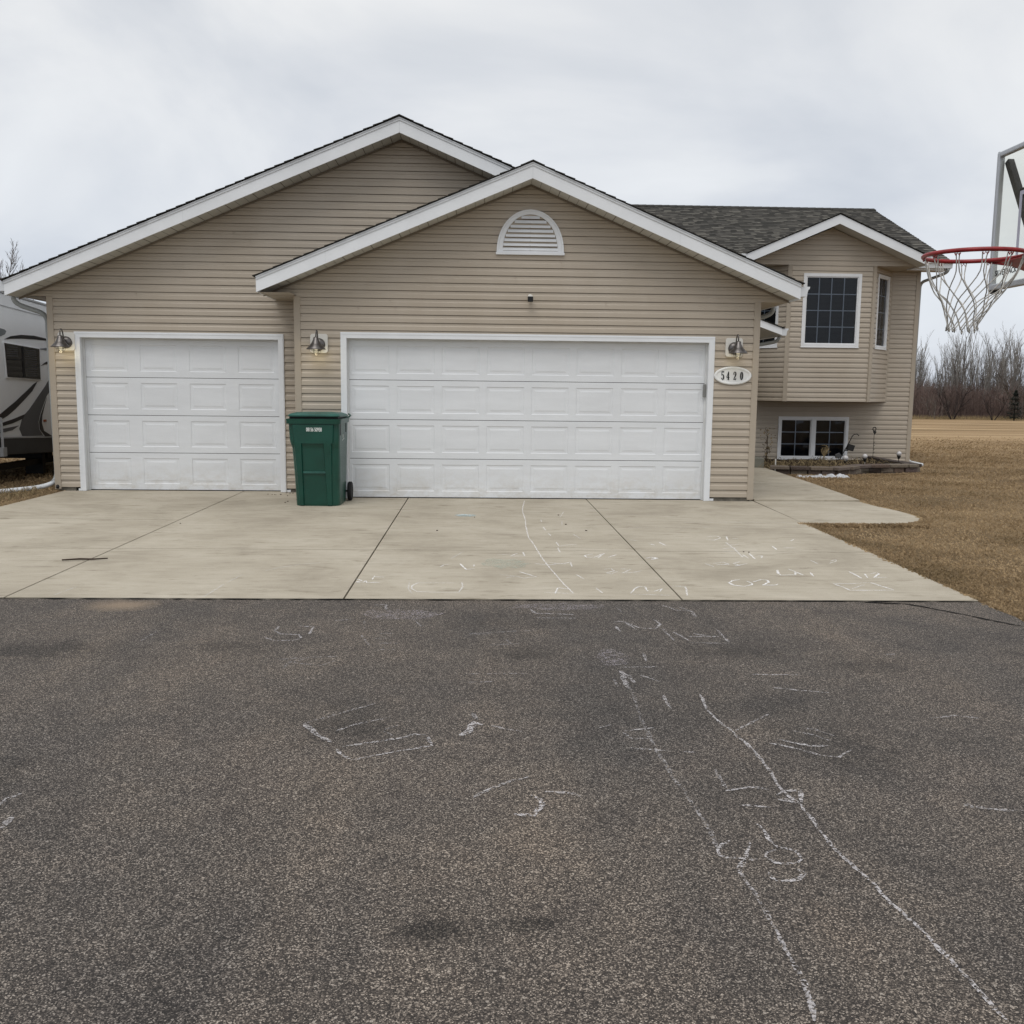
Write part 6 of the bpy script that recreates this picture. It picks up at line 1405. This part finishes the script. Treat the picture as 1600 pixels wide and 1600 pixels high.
cl = ramp(nt, [(.34, (6.3, 6.6, 7.05)), (.46, (7.3, 7.5, 7.8)), (.56, (8.3, 8.4, 8.5)), (.70, (9.3, 9.35, 9.3))]); L(nt, n1.outputs[0], cl.inputs[0])
for e in cl.color_ramp.elements: pass
el = ramp(nt, [(0, (.78, .82, .90)), (.12, (.88, .91, .96)), (.33, (1.0, 1.0, 1.0)), (.62, (1., 1.0, 1.0)), (1., (1.5, 1.5, 1.5))])
L(nt, az.outputs[0], el.inputs[0])
c = mixc(nt, cl.outputs[0], el.outputs[0], 1., 'MULTIPLY')
c = mixc(nt, sk.outputs[0], c, .94)
L(nt, c, bg.inputs[0]); L(nt, bg.outputs[0], out.inputs[0])
sd = bpy.data.lights.new('sun', 'SUN'); sd.energy = 1.15; sd.angle = R_(35); sd.color = (1, .97, .93)
so = bpy.data.objects.new('sun', sd); C.objects.link(so)
dirv = Vector((math.sin(SUN_AZ) * math.cos(SUN_EL), math.cos(SUN_AZ) * math.cos(SUN_EL), math.sin(SUN_EL)))
so.rotation_euler = dirv.to_track_quat('Z', 'Y').to_euler()

# ------------------------------------------------------------------ camera
p_, yw_, rl_ = .127215, .0349203, .0110024
fwd0 = Vector((math.sin(yw_), math.cos(yw_), 0)); right0 = Vector((math.cos(yw_), -math.sin(yw_), 0)); up0 = Vector((0, 0, 1))
fwd = math.cos(p_) * fwd0 - math.sin(p_) * up0; up1 = math.cos(p_) * up0 + math.sin(p_) * fwd0
right = math.cos(rl_) * right0 + math.sin(rl_) * up1; up2 = math.cos(rl_) * up1 - math.sin(rl_) * right0
cam = bpy.data.cameras.new('camera'); cam.sensor_width = 36; cam.sensor_fit = 'HORIZONTAL'; cam.lens = 1518.554 / 1600 * 36; cam.clip_end = 2000; cam.clip_start = .05
co = bpy.data.objects.new('camera', cam); C.objects.link(co)
mw = Matrix.Identity(4)
for i, v in enumerate((right, up2, -fwd)):
    for j in range(3): mw[j][i] = v[j]
mw.translation = Vector((1.774387, -13.238408, 1.522518)); co.matrix_world = mw
sc_ = bpy.context.scene; sc_.camera = co
sc_.render.engine = 'CYCLES'; sc_.render.resolution_x = 1024; sc_.render.resolution_y = 1024
sc_.view_settings.view_transform = 'Standard'; sc_.view_settings.look = 'None'; sc_.view_settings.gamma = 1; sc_.view_settings.use_curve_mapping = False
sc_.view_settings.exposure = 0.06
sc_.cycles.transparent_max_bounces = 16
